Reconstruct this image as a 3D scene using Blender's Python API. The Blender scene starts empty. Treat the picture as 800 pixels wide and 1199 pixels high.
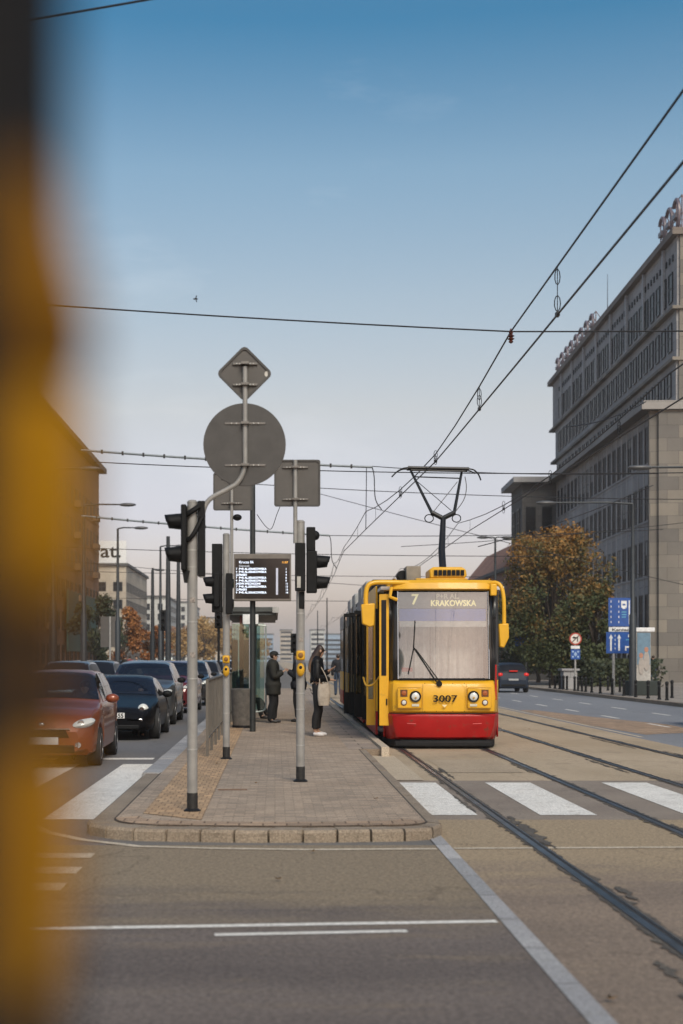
import bpy, bmesh, math, random
from mathutils import Vector, Matrix
R = math.radians
random.seed(7)
scene = bpy.context.scene
COL = scene.collection
F = 1665.3; CH = 1.65; HY = 772.0; CX = 322.0      # lens in photo pixels, camera height, horizon row, street vanishing column
def wx(x, d): return (x-CX)*d/F
def wz(y, d): return CH-(y-HY)*d/F

# ------------------------------------------------------------------ materials
MATS = {}
def mat(name, col, rough=.6, metal=0., var=.12, scale=6., col2=None, bump=0., bscale=40., emit=0., spec=.5, coat=0., dirt=None, alpha=None):
    if name in MATS: return MATS[name]
    m = bpy.data.materials.new(name); m.use_nodes = True; nt = m.node_tree; N = nt.nodes; L = nt.links
    b = N['Principled BSDF']
    b.inputs['Roughness'].default_value = rough; b.inputs['Metallic'].default_value = metal
    b.inputs['Specular IOR Level'].default_value = spec; b.inputs['Coat Weight'].default_value = coat
    tc = N.new('ShaderNodeTexCoord')
    nz = N.new('ShaderNodeTexNoise'); nz.inputs['Scale'].default_value = scale; nz.inputs['Detail'].default_value = 6; nz.inputs['Roughness'].default_value = .62
    L.new(tc.outputs['Object'], nz.inputs['Vector'])
    rp = N.new('ShaderNodeValToRGB'); rp.color_ramp.elements[0].position = .33; rp.color_ramp.elements[1].position = .68
    c2 = col2 if col2 else tuple(c*(1-var*1.6) for c in col)
    c1 = col if col2 else tuple(min(1, c*(1+var)) for c in col)
    rp.color_ramp.elements[0].color = (*c2, 1); rp.color_ramp.elements[1].color = (*c1, 1)
    L.new(nz.outputs['Fac'], rp.inputs['Fac'])
    out = rp.outputs['Color']
    if dirt:
        n2 = N.new('ShaderNodeTexNoise'); n2.inputs['Scale'].default_value = dirt[1]; n2.inputs['Detail'].default_value = 8; n2.inputs['Roughness'].default_value = .7
        L.new(tc.outputs['Object'], n2.inputs['Vector'])
        r2 = N.new('ShaderNodeValToRGB'); r2.color_ramp.elements[0].position = dirt[2]; r2.color_ramp.elements[1].position = dirt[2]+.1
        L.new(n2.outputs['Fac'], r2.inputs['Fac'])
        mx = N.new('ShaderNodeMix'); mx.data_type = 'RGBA'; mx.inputs[7].default_value = (*dirt[0], 1)
        L.new(r2.outputs['Color'], mx.inputs[0]); L.new(out, mx.inputs[6]); out = mx.outputs[2]
    L.new(out, b.inputs['Base Color'])
    if bump:
        n3 = N.new('ShaderNodeTexNoise'); n3.inputs['Scale'].default_value = bscale; n3.inputs['Detail'].default_value = 4
        L.new(tc.outputs['Object'], n3.inputs['Vector'])
        bp = N.new('ShaderNodeBump'); bp.inputs['Strength'].default_value = bump; bp.inputs['Distance'].default_value = .02
        L.new(n3.outputs['Fac'], bp.inputs['Height']); L.new(bp.outputs['Normal'], b.inputs['Normal'])
    if emit:
        b.inputs['Emission Color'].default_value = (*col, 1); b.inputs['Emission Strength'].default_value = emit
    MATS[name] = m; return m

def glass(name, tint, refl=.3, rough=.02, trans=.6):
    if name in MATS: return MATS[name]
    m = bpy.data.materials.new(name); m.use_nodes = True; nt = m.node_tree; N = nt.nodes; L = nt.links
    N.remove(N['Principled BSDF']); o = N['Material Output']
    t = N.new('ShaderNodeBsdfTransparent'); t.inputs[0].default_value = (*tint, 1)
    g = N.new('ShaderNodeBsdfGlossy'); g.inputs['Roughness'].default_value = rough; g.inputs['Color'].default_value = (.9, .92, .95, 1)
    fr = N.new('ShaderNodeFresnel'); fr.inputs[0].default_value = 1.5
    ad = N.new('ShaderNodeMath'); ad.operation = 'ADD'; ad.use_clamp = True; ad.inputs[1].default_value = refl
    L.new(fr.outputs[0], ad.inputs[0])
    mx = N.new('ShaderNodeMixShader'); L.new(ad.outputs[0], mx.inputs[0]); L.new(t.outputs[0], mx.inputs[1]); L.new(g.outputs[0], mx.inputs[2])
    L.new(mx.outputs[0], o.inputs[0]); MATS[name] = m; return m

def surface_mat(name, cA, cB, cC, s_big, s_mid, grain=300., rough=.85, bump=.25, crack=0., brick=None, stretch=None, hl=.5, dust=None):
    """ground material: large tonal patches, mid blotches, fine aggregate, optional joints"""
    m = bpy.data.materials.new(name); m.use_nodes = True; nt = m.node_tree; N = nt.nodes; L = nt.links
    b = N['Principled BSDF']; b.inputs['Roughness'].default_value = rough; b.inputs['Specular IOR Level'].default_value = hl
    g = N.new('ShaderNodeNewGeometry')
    mp = N.new('ShaderNodeMapping'); L.new(g.outputs['Position'], mp.inputs[0])
    if stretch: mp.inputs['Scale'].default_value = stretch
    def noise(sc, det=6, src=mp.outputs[0], ro=.6):
        n = N.new('ShaderNodeTexNoise'); n.inputs['Scale'].default_value = sc; n.inputs['Detail'].default_value = det; n.inputs['Roughness'].default_value = ro
        L.new(src, n.inputs['Vector']); return n.outputs['Fac']
    def ramp(src, p0, p1, c0=(0, 0, 0), c1=(1, 1, 1)):
        r = N.new('ShaderNodeValToRGB'); r.color_ramp.elements[0].position = p0; r.color_ramp.elements[1].position = p1
        r.color_ramp.elements[0].color = (*c0, 1); r.color_ramp.elements[1].color = (*c1, 1); L.new(src, r.inputs[0]); return r.outputs[0]
    def mix(f, a, c, mode='MIX'):
        x = N.new('ShaderNodeMix'); x.data_type = 'RGBA'; x.blend_type = mode
        if isinstance(f, float): x.inputs[0].default_value = f
        else: L.new(f, x.inputs[0])
        for i, v in ((6, a), (7, c)):
            if isinstance(v, tuple): x.inputs[i].default_value = (*v, 1)
            else: L.new(v, x.inputs[i])
        return x.outputs[2]
    c = mix(ramp(noise(s_big, 5), .38, .62), cA, cB)
    c = mix(ramp(noise(s_mid, 8, ro=.7), .55, .72), c, cC)
    if dust:   # sand and dust blown over the asphalt towards the kerb, from y0 (none) to y1 (full)
        dc, y0, y1, ym = dust; sp = N.new('ShaderNodeSeparateXYZ'); L.new(g.outputs['Position'], sp.inputs[0])
        mr = N.new('ShaderNodeMapRange'); mr.inputs[1].default_value = y0; mr.inputs[2].default_value = y1; L.new(sp.outputs[1], mr.inputs[0])
        nn = noise(1.1, 8, mp.outputs[0], .7); ma = N.new('ShaderNodeMath'); ma.operation = 'MULTIPLY_ADD'; L.new(nn, ma.inputs[0]); ma.inputs[1].default_value = 1.1; L.new(mr.outputs[0], ma.inputs[2])
        c = mix(ramp(ma.outputs[0], .62, 1.45), c, dc)
    gr = noise(grain, 2, g.outputs['Position'])
    c = mix(1., c, ramp(gr, .3, .7, (.62, .62, .62), (1.36, 1.36, 1.36)), 'MULTIPLY')
    gr2 = noise(grain*.28, 3, g.outputs['Position'])
    c = mix(1., c, ramp(gr2, .35, .65, (.74, .73, .72), (1.26, 1.26, 1.25)), 'MULTIPLY')
    height = gr2
    if brick:
        bw, bh, mort, mc, rot = brick
        m2 = N.new('ShaderNodeMapping'); L.new(g.outputs['Position'], m2.inputs[0]); m2.inputs['Rotation'].default_value = (0, 0, R(rot))
        bt = N.new('ShaderNodeTexBrick'); L.new(m2.outputs[0], bt.inputs['Vector']); bt.inputs['Scale'].default_value = 1.
        bt.inputs['Brick Width'].default_value = bw; bt.inputs['Row Height'].default_value = bh; bt.inputs['Mortar Size'].default_value = mort
        bt.inputs['Mortar Smooth'].default_value = .3; bt.inputs['Bias'].default_value = 0.
        bt.inputs['Color1'].default_value = (.78, .78, .78, 1); bt.inputs['Color2'].default_value = (1.2, 1.16, 1.12, 1); bt.inputs['Mortar'].default_value = (*mc, 1)
        c = mix(1., c, bt.outputs['Color'], 'MULTIPLY')
        ad = N.new('ShaderNodeMath'); ad.operation = 'MULTIPLY_ADD'; L.new(bt.outputs['Fac'], ad.inputs[0]); ad.inputs[1].default_value = -1.5; L.new(gr2, ad.inputs[2]); height = ad.outputs[0]
    if crack:
        v = N.new('ShaderNodeTexVoronoi'); v.feature = 'DISTANCE_TO_EDGE'; v.inputs['Scale'].default_value = crack
        wn = N.new('ShaderNodeTexNoise'); wn.inputs['Scale'].default_value = 1.3; wn.inputs['Detail'].default_value = 6; L.new(g.outputs['Position'], wn.inputs['Vector'])
        va = N.new('ShaderNodeVectorMath'); va.operation = 'MULTIPLY_ADD'; L.new(wn.outputs['Color'], va.inputs[0]); va.inputs[1].default_value = (1.6, 1.6, 0); L.new(g.outputs['Position'], va.inputs[2])
        L.new(va.outputs[0], v.inputs['Vector'])
        c = mix(1., c, ramp(v.outputs['Distance'], .0, .004, (.66, .64, .62), (1, 1, 1)), 'MULTIPLY')
    L.new(c, b.inputs['Base Color'])
    bp = N.new('ShaderNodeBump'); bp.inputs['Strength'].default_value = bump; bp.inputs['Distance'].default_value = .01
    L.new(height, bp.inputs['Height']); L.new(bp.outputs['Normal'], b.inputs['Normal'])
    MATS[name] = m; return m

# ------------------------------------------------------------------ mesh builder
class MB:
    def __init__(s): s.v = []; s.f = []
    def add(s, vs, fs):
        o = len(s.v); s.v += [tuple(p) for p in vs]; s.f += [tuple(i+o for i in f) for f in fs]; return s
    def box(s, x0, x1, y0, y1, z0, z1, M=None):
        vs = [(x, y, z) for z in (z0, z1) for y in (y0, y1) for x in (x0, x1)]
        if M: vs = [M @ Vector(p) for p in vs]
        return s.add(vs, [(0, 2, 3, 1), (4, 5, 7, 6), (0, 1, 5, 4), (2, 6, 7, 3), (0, 4, 6, 2), (1, 3, 7, 5)])
    def tube(s, pts, r, seg=8, cap=True):
        pts = [Vector(p) for p in pts]; n = len(pts); rs = r if isinstance(r, (list, tuple)) else [r]*n
        t = (pts[1]-pts[0]).normalized(); up = Vector((0, 0, 1)) if abs(t.z) < .9 else Vector((1, 0, 0))
        a = t.cross(up).normalized(); vs = []
        for i, p in enumerate(pts):
            if i == 0: t = (pts[1]-p)
            elif i == n-1: t = (p-pts[i-1])
            else: t = (pts[i+1]-p).normalized()+(p-pts[i-1]).normalized()
            t.normalize(); a = (a-t*a.dot(t)).normalized(); b = t.cross(a)
            for k in range(seg):
                an = 2*math.pi*k/seg; vs.append(p+(a*math.cos(an)+b*math.sin(an))*rs[i])
        fs = [(i*seg+k, i*seg+(k+1) % seg, (i+1)*seg+(k+1) % seg, (i+1)*seg+k) for i in range(n-1) for k in range(seg)]
        if cap: fs += [tuple(range(seg-1, -1, -1)), tuple((n-1)*seg+k for k in range(seg))]
        return s.add(vs, fs)
    def lathe(s, prof, c=(0, 0, 0), seg=20, axis='z'):
        vs = []; n = len(prof)
        for (r, z) in prof:
            for k in range(seg):
                an = 2*math.pi*k/seg; x, y = r*math.cos(an), r*math.sin(an)
                p = {'z': (x, y, z), 'y': (x, z, y), 'x': (z, x, y)}[axis]
                vs.append((p[0]+c[0], p[1]+c[1], p[2]+c[2]))
        fs = [(i*seg+k, i*seg+(k+1) % seg, (i+1)*seg+(k+1) % seg, (i+1)*seg+k) for i in range(n-1) for k in range(seg)]
        fs += [tuple(range(seg-1, -1, -1)), tuple((n-1)*seg+k for k in range(seg))]
        return s.add(vs, fs)
    def prism(s, poly, a, b, axis='z'):
        n = len(poly)
        def P(u, v, w): return {'z': (u, v, w), 'y': (u, w, v), 'x': (w, u, v)}[axis]
        vs = [P(u, v, a) for u, v in poly]+[P(u, v, b) for u, v in poly]
        fs = [tuple(range(n-1, -1, -1)), tuple(range(n, 2*n))]+[(i, (i+1) % n, n+(i+1) % n, n+i) for i in range(n)]
        return s.add(vs, fs)
    def ell(s, c, r, seg=14, rings=8, M=None):
        vs = []; 
        for i in range(rings+1):
            th = math.pi*i/rings; q = max(.001, math.sin(th))
            for k in range(seg):
                an = 2*math.pi*k/seg; p = Vector((r[0]*q*math.cos(an), r[1]*q*math.sin(an), r[2]*math.cos(th)))
                if M: p = M @ p
                vs.append((p.x+c[0], p.y+c[1], p.z+c[2]))
        fs = [(i*seg+k, (i+1)*seg+k, (i+1)*seg+(k+1) % seg, i*seg+(k+1) % seg) for i in range(rings) for k in range(seg)]
        return s.add(vs, fs)
    def grid(s, rows):
        n, m = len(rows), len(rows[0]); vs = [p for r in rows for p in r]
        return s.add(vs, [(i*m+k, i*m+k+1, (i+1)*m+k+1, (i+1)*m+k) for i in range(n-1) for k in range(m-1)])
    def build(s, name, m, parent=None, loc=(0, 0, 0), rz=0., bevel=0., smooth=True, sharp=35, solid=0.):
        me = bpy.data.meshes.new(name); me.from_pydata(s.v, [], s.f); me.validate()
        bm = bmesh.new(); bm.from_mesh(me); bmesh.ops.recalc_face_normals(bm, faces=bm.faces)
        bm.to_mesh(me); bm.free()
        me.materials.append(m)
        if smooth and len(me.polygons):
            me.polygons.foreach_set('use_smooth', [True]*len(me.polygons)); me.set_sharp_from_angle(angle=R(sharp))
        o = bpy.data.objects.new(name, me); COL.objects.link(o); o.location = loc; o.rotation_euler = (0, 0, rz)
        if parent: o.parent = parent
        if bevel:
            b = o.modifiers.new('Bevel', 'BEVEL'); b.width = bevel; b.segments = 2; b.limit_method = 'ANGLE'; b.angle_limit = R(40)
        if solid:
            q = o.modifiers.new('Solid', 'SOLIDIFY'); q.thickness = solid; q.offset = -1
        return o
def tag(o, label=None, cat=None, group=None, kind=None):
    if label: o['label'] = label
    if cat: o['category'] = cat
    if group: o['group'] = group
    if kind: o['kind'] = kind
    return o
def thing(name, label, cat, loc=(0, 0, 0), rz=0., group=None):
    o = bpy.data.objects.new(name, None); COL.objects.link(o); o.empty_display_size = .2
    o.location = loc; o.rotation_euler = (0, 0, rz); return tag(o, label, cat, group)
def copy_tree(o, parent=None):
    c = o.copy(); COL.objects.link(c)
    if parent: c.parent = parent
    for ch in list(o.children): copy_tree(ch, c)
    return c
def B(*a): return MB().box(*a)
def text_mb(s, size, at, width=None, normal='-y', bold=0., depth=.002, align='LEFT'):
    """letters standing in the XZ plane facing -y; at = (x, y, z of the baseline)"""
    cu = bpy.data.curves.new('t', 'FONT'); cu.body = s; cu.size = size; cu.extrude = depth; cu.offset = bold; cu.align_x = align; cu.resolution_u = 3
    o = bpy.data.objects.new('t', cu); COL.objects.link(o); dg = bpy.context.evaluated_depsgraph_get(); dg.update()
    me = bpy.data.meshes.new_from_object(o.evaluated_get(dg)); mb = MB()
    xs = [v.co.x for v in me.vertices] or [0, 1]; k = 1.
    if width: k = width/(max(xs)-min(xs))
    vs = [(v.co.x*k+at[0], at[1]-v.co.z, v.co.y+at[2]) for v in me.vertices]
    mb.add(vs, [tuple(p.vertices) for p in me.polygons])
    bpy.data.objects.remove(o); bpy.data.curves.remove(cu); bpy.data.meshes.remove(me); return mb

# palette
steel = mat('galvanised_steel', (.40, .39, .37), .45, .35, .15, 9, bump=.05, dirt=((.2, .17, .14), 14, .66))
pole_paint = mat('grey_pole_paint', (.27, .258, .24), .5, .1, .12, 5, dirt=((.22, .19, .16), 22, .68))
black = mat('black_plastic', (.006, .006, .0065), .6, 0, .2, 10, spec=.22)
blackm = mat('black_metal', (.009, .009, .010), .55, 0, .2, 8, spec=.25)
signback = mat('sign_back_grey', (.085, .077, .070), .55, .1, .08, 4, dirt=((.09, .08, .07), 6, .62))
signrim = mat('sign_rim', (.06, .056, .053), .5, .2)
white = mat('white_paint', (.75, .74, .72), .5)
yellow = mat('tram_yellow', (.70, .37, .016), .38, 0, .05, 3, spec=.4, coat=.15, dirt=((.46, .25, .03), 4, .62))
red = mat('tram_red', (.36, .008, .008), .42, 0, .08, 3, spec=.3, coat=.08, dirt=((.17, .04, .025), 6, .57))
darkbody = mat('dark_tram_body', (.015, .014, .014), .3, 0, .2)
btnyellow = mat('button_yellow', (.62, .33, .012), .4, 0, .1, 20, dirt=((.3, .17, .02), 25, .64))
rubber = mat('rubber', (.018, .018, .018), .8)
chrome = mat('chrome', (.75, .75, .75), .15, 1., .03)
lens_w = mat('headlight_lens', (.62, .62, .58), .08, 0, .03, spec=.8)
lens_o = mat('indicator_lens', (.35, .09, .02), .2, 0, .05)
lens_r = mat('tail_lens', (.5, .012, .008), .25, 0, .05, emit=.22)
carglass = glass('car_glass', (.50, .53, .52), .05, .02)
windglass = glass('windscreen_glass', (.76, .77, .77), .17, .03)
sideglass = glass('tram_side_glass', (.30, .31, .32), .16, .03)
shelterglass = glass('shelter_glass', (.62, .78, .74), .05, .02)
winglass = mat('window_pane', (.008, .009, .012), .35, 0, .5, .35, spec=.25)

# ------------------------------------------------------------------ world, sun, camera
w = bpy.data.worlds.new('World'); scene.world = w; w.use_nodes = True
nt = w.node_tree; N = nt.nodes; L = nt.links
SUN_EL, SUN_AZ = 42., 166.           # azimuth measured from +Y (down the street) clockwise: behind the camera, right
sky = N.new('ShaderNodeTexSky'); sky.sky_type = 'NISHITA'; sky.sun_disc = False
sky.sun_elevation = R(SUN_EL); sky.sun_rotation = R(SUN_AZ); sky.air_density = 1.0; sky.dust_density = 2.2; sky.ozone_density = 1.5
bg = N['Background']; bg.inputs[1].default_value = .136
tc = N.new('ShaderNodeTexCoord'); sx = N.new('ShaderNodeSeparateXYZ'); L.new(tc.outputs['Generated'], sx.inputs[0])
rp = N.new('ShaderNodeValToRGB'); L.new(sx.outputs['Z'], rp.inputs[0]); cr = rp.color_ramp
cr.elements[0].position = 0.; cr.elements[0].color = (.72, .545, .525, 1)
cr.elements[1].position = 1.; cr.elements[1].color = (.55, .55, .52, 1)
for p, c in ((.10, (.72, .545, .525)), (.173, (.79, .575, .445)), (.246, (.70, .59, .475)), (.325, (.53, .57, .50)), (.41, (.165, .40, .44)), (.52, (.26, .42, .45)), (.75, (.5, .5, .5))):
    e = cr.elements.new(p); e.color = (*c, 1)
mx = N.new('ShaderNodeMix'); mx.data_type = 'RGBA'; mx.blend_type = 'MULTIPLY'; mx.inputs[0].default_value = 1.
L.new(sky.outputs[0], mx.inputs[6]); L.new(rp.outputs[0], mx.inputs[7])
# thin high veil in the upper sky
cn = N.new('ShaderNodeTexNoise'); cn.inputs['Scale'].default_value = 3.2; cn.inputs['Detail'].default_value = 8; cn.inputs['Roughness'].default_value = .6
cm = N.new('ShaderNodeMapping'); cm.inputs['Scale'].default_value = (1, 1, 3.5); L.new(tc.outputs['Generated'], cm.inputs[0]); L.new(cm.outputs[0], cn.inputs['Vector'])
crr = N.new('ShaderNodeValToRGB'); crr.color_ramp.elements[0].position = .58; crr.color_ramp.elements[1].position = .85; crr.color_ramp.elements[1].color = (.10, .10, .10, 1)
L.new(cn.outputs['Fac'], crr.inputs[0])
m2 = N.new('ShaderNodeMix'); m2.data_type = 'RGBA'; L.new(crr.outputs[0], m2.inputs[0]); L.new(mx.outputs[2], m2.inputs[6]); m2.inputs[7].default_value = (7., 6.8, 6.6, 1)
L.new(m2.outputs[2], bg.inputs[0])
sl = bpy.data.lights.new('sun', 'SUN'); sl.energy = 1.3; sl.angle = R(24); sl.color = (1, .88, .74)
so = bpy.data.objects.new('sun', sl); COL.objects.link(so)
az = R(SUN_AZ); el = R(SUN_EL); sd = Vector((math.sin(az)*math.cos(el), math.cos(az)*math.cos(el), math.sin(el)))
so.rotation_euler = (-sd).to_track_quat('-Z', 'Y').to_euler(); so.location = (20, -20, 40)
cam = bpy.data.cameras.new('camera'); co = bpy.data.objects.new('camera', cam); COL.objects.link(co)
co.location = (0, 0, CH); co.rotation_euler = (R(90), 0, 0)
cam.sensor_fit = 'VERTICAL'; cam.sensor_height = 36; cam.sensor_width = 24; cam.lens = 50
cam.shift_x = (400-CX)/1199; cam.shift_y = (HY-599.5)/1199; cam.clip_start = .05; cam.clip_end = 6000
cam.dof.use_dof = True; cam.dof.focus_distance = 24; cam.dof.aperture_fstop = 1.9
scene.camera = co
scene.view_settings.view_transform = 'Standard'; scene.view_settings.look = 'None'; scene.view_settings.exposure = 1.0; scene.view_settings.gamma = 1
scene.view_settings.use_curve_mapping = False
scene.cycles.max_bounces = 8; scene.cycles.transparent_max_bounces = 16

# ------------------------------------------------------------------ ground and paving
g_asph = surface_mat('ground_asphalt', (.125, .117, .108), (.15, .14, .13), (.10, .095, .09), .5, 2.2, 240, crack=.12)
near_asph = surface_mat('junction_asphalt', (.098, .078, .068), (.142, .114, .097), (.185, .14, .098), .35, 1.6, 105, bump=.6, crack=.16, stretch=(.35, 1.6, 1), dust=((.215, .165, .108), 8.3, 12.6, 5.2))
tram_conc = surface_mat('tramway_asphalt', (.34, .262, .172), (.41, .32, .22), (.27, .21, .145), .45, 1.7, 230, crack=.2, stretch=(1, .45, 1), bump=.3)
cross_asph = surface_mat('crossing_asphalt', (.20, .16, .128), (.245, .20, .158), (.165, .135, .11), .6, 2.5, 260, crack=.25)
blue_asph = surface_mat('right_road_asphalt', (.165, .172, .19), (.20, .207, .222), (.14, .143, .155), .3, 1.2, 120, stretch=(1, .2, 1))
left_asph = surface_mat('left_road_asphalt', (.125, .12, .122), (.15, .142, .138), (.10, .096, .096), .4, 1.6, 180, stretch=(1, .3, 1))
pave_g = surface_mat('grey_pavers', (.315, .245, .182), (.36, .285, .215), (.255, .20, .15), .7, 3., 260, brick=(.2, .1, .006, (.66, .63, .6), 0), bump=.4)
pave_y = surface_mat('tan_pavers', (.40, .268, .155), (.45, .305, .18), (.33, .22, .13), .8, 3., 260, brick=(.1, .2, .007, (.5, .45, .4), 0), bump=.4)
pave_e = surface_mat('edge_pavers', (.31, .22, .15), (.355, .255, .175), (.25, .18, .125), .8, 3., 260, brick=(.22, .21, .010, (.4, .36, .32), 0), bump=.5)
pave_s = surface_mat('sidewalk_slabs', (.24, .215, .19), (.28, .25, .22), (.2, .18, .16), .3, 1.5, 200, brick=(.5, .5, .01, (.55, .52, .5), 0), bump=.3)
kerbm = surface_mat('kerb_stone', (.215, .168, .122), (.27, .215, .158), (.15, .118, .086), 1.2, 5., 200, bump=.6)
granite = surface_mat('granite_strip', (.30, .30, .31), (.35, .35, .355), (.24, .235, .225), 1.1, 6., 260, bump=.5, brick=(5., .9, .012, (.5, .48, .46), 0))
paint = surface_mat('road_paint', (.62, .595, .55), (.70, .67, .62), (.40, .35, .29), 1.5, 4.5, 180, bump=.2)
paint_old = surface_mat('worn_paint', (.52, .44, .34), (.44, .37, .28), (.30, .25, .18), 1.5, 6., 160, bump=.2)
railm = mat('rail_steel', (.24, .255, .28), .36, 1., .25, 3, col2=(.12, .115, .11))
groove = mat('rail_groove', (.025, .022, .02), .8, 0, .4, 8)
tar = surface_mat('tar_seam', (.07, .06, .05), (.10, .084, .066), (.17, .135, .10), 2.2, 9., 140, bump=.6)

def sheet(name, poly, z, m, label=None, kind='structure'):
    o = MB().add([(x, y, z) for x, y in poly], [tuple(range(len(poly)))]).build(name, m, smooth=False)
    return tag(o, label or None, None, kind=kind)
def rect(x0, x1, y0, y1): return [(x0, y0), (x1, y0), (x1, y1), (x0, y1)]
sheet('ground', rect(-2500, 2500, -60, 5000), 0, g_asph)
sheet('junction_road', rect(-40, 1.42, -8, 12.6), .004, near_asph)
sheet('left_road', rect(-13.5, -1.5, 12.6, 900), .004, left_asph)
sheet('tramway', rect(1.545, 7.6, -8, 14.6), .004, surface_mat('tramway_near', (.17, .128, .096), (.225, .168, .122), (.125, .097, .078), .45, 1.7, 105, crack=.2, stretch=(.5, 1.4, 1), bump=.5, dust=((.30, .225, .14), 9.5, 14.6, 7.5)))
sheet('tramway_crossing', rect(1.545, 16, 14.6, 19.3), .004, cross_asph)
sheet('tramway_bed', rect(1.545, 7.6, 19.3, 900), .004, tram_conc)
sheet('right_road', rect(7.6, 14.0, 19.3, 900), .004, blue_asph)
sheet('traffic_island', [(8.1, 31), (8.5, 31.4), (9.7, 32), (9.9, 36), (9.0, 41), (8.4, 46), (7.9, 46), (7.8, 36)], .008, pave_e)
sheet('granite_edge_strip', rect(1.42, 1.545, -8, 13.55), .009, granite)
sheet('concrete_slab', rect(1.552, 2.02, 19.3, 24.2), .012, surface_mat('pale_concrete', (.42, .34, .245), (.46, .375, .27), (.36, .29, .21), .8, 3., 220))
# right sidewalk with kerb
def kerbed(name, poly, h, m, z0=0.):
    return tag(MB().prism(poly, z0, h).build(name, m, smooth=False), kind='structure')
kerbed('right_sidewalk', rect(14.25, 60, 30, 900), .13, pave_s)
kerbed('right_kerb', rect(14.0, 14.245, 30, 900), .135, kerbm)
kerbed('left_sidewalk', rect(-60, -13.8, 20, 900), .13, pave_s)
kerbed('left_kerb', rect(-13.795, -13.5, 20, 900), .135, kerbm)
# tram stop platform: curved nose, kerb stones
PL, PR, PY = -1.53, 1.50, 13.15
def outline(x0, x1, y0, rl, rr, yend):
    pts = []
    for i in range(13):
        a = math.pi+math.pi/2*i/12; pts.append((x0+rl+rl*math.cos(a), y0+rl+rl*math.sin(a)))
    for i in range(1, 10):
        t = i/10; pts.append((x0+rl+(x1-rr-x0-rl)*t, y0-.10*math.sin(math.pi*t)))
    for i in range(13):
        a = -math.pi/2+math.pi/2*i/12; pts.append((x1-rr+rr*math.cos(a), y0+rr+rr*math.sin(a)))
    return [(x0, yend)]+pts+[(x1, yend)]
outer = outline(-1.80, 1.56, 12.88, .75, .42, 24.2); inner = outline(PL, PR-.08, PY, .58, .30, 24.2)
PLAT = .12
kerbed('platform', inner, PLAT, pave_g)
inner_e = outline(PL, PR-.08, PY, .58, .30, 24.2)
# soldier course round the nose, tan band on the left
nose2 = outline(PL+.22, PR-.30, PY+.30, .42, .2, 24.2)
mb = MB(); n = len(inner_e); k0 = 0
for i in range(1, n-2): mb.add([(inner_e[i][0], inner_e[i][1], PLAT+.004), (inner_e[i+1][0], inner_e[i+1][1], PLAT+.004), (nose2[i+1][0], nose2[i+1][1], PLAT+.004), (nose2[i][0], nose2[i][1], PLAT+.004)], [(0, 1, 2, 3)])
tag(mb.build('edge_course', pave_e, smooth=False), kind='structure')
sheet('dirt_joint', [(x, y) for x, y in outline(PL-.02, PR-.06, PY-.025, .60, .32, 24.2)], PLAT-.0015, mat('joint_dirt', (.05, .038, .028), .9))
sheet('tan_paving', [(PL+.225, 14.1), (-.70, 13.52), (-.70, 60), (PL+.225, 60)], PLAT+.006, pave_y)
kerbed('platform_rear', rect(PL, 1.86, 24.2, 75), PLAT, pave_g)
sheet('boarding_slabs', rect(1.25, 1.80, 24.25, 75), PLAT+.004, surface_mat('boarding_slabs', (.27, .22, .18), (.32, .265, .215), (.22, .18, .15), .7, 3., 200, brick=(.6, .55, .015, (.4, .38, .36), 0)))
kerbed('platform_edge', rect(1.80, 1.93, 24.0, 75), .17, surface_mat('pale_kerb', (.42, .35, .26), (.47, .39, .30), (.32, .265, .20), .8, 3., 200))
# individual kerb stones along the nose and left side
stones = MB()
def stone(a, b, c, d, h=.113):
    def sh(p, q, t=.012):
        dx, dy = q[0]-p[0], q[1]-p[1]; l = math.hypot(dx, dy) or 1; return (p[0]+dx/l*t, p[1]+dy/l*t)
    a2, b2 = sh(a, b), sh(b, a); c2, d2 = sh(c, d), sh(d, c)
    hh = h+random.uniform(-.004, .004)
    o = len(stones.v); cz = .025
    ca = [((p[0]*.93+q[0]*.07), (p[1]*.93+q[1]*.07)) for p, q in ((a2, d2), (b2, c2))]
    vs = [(*a2, -.05), (*b2, -.05), (*c2, -.05), (*d2, -.05), (*a2, hh-cz), (*b2, hh-cz), (*c2, hh), (*d2, hh), (*ca[0], hh), (*ca[1], hh)]
    stones.add(vs, [(0, 1, 5, 4), (4, 5, 9, 8), (8, 9, 6, 7), (1, 2, 6, 9, 5), (3, 0, 4, 8, 7), (2, 3, 7, 6)])
def resample(pts, step, n=None):
    ds = [0]
    for i in range(1, len(pts)): ds.append(ds[-1]+math.dist(pts[i], pts[i-1]))
    n = n or max(2, round(ds[-1]/step)); out = []
    for k in range(n+1):
        t = ds[-1]*k/n; i = max(j for j in range(len(ds)) if ds[j] <= t+1e-9); i = min(i, len(pts)-2)
        u = (t-ds[i])/max(1e-9, ds[i+1]-ds[i]); out.append((pts[i][0]+(pts[i+1][0]-pts[i][0])*u, pts[i][1]+(pts[i+1][1]-pts[i][1])*u))
    return out
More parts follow.
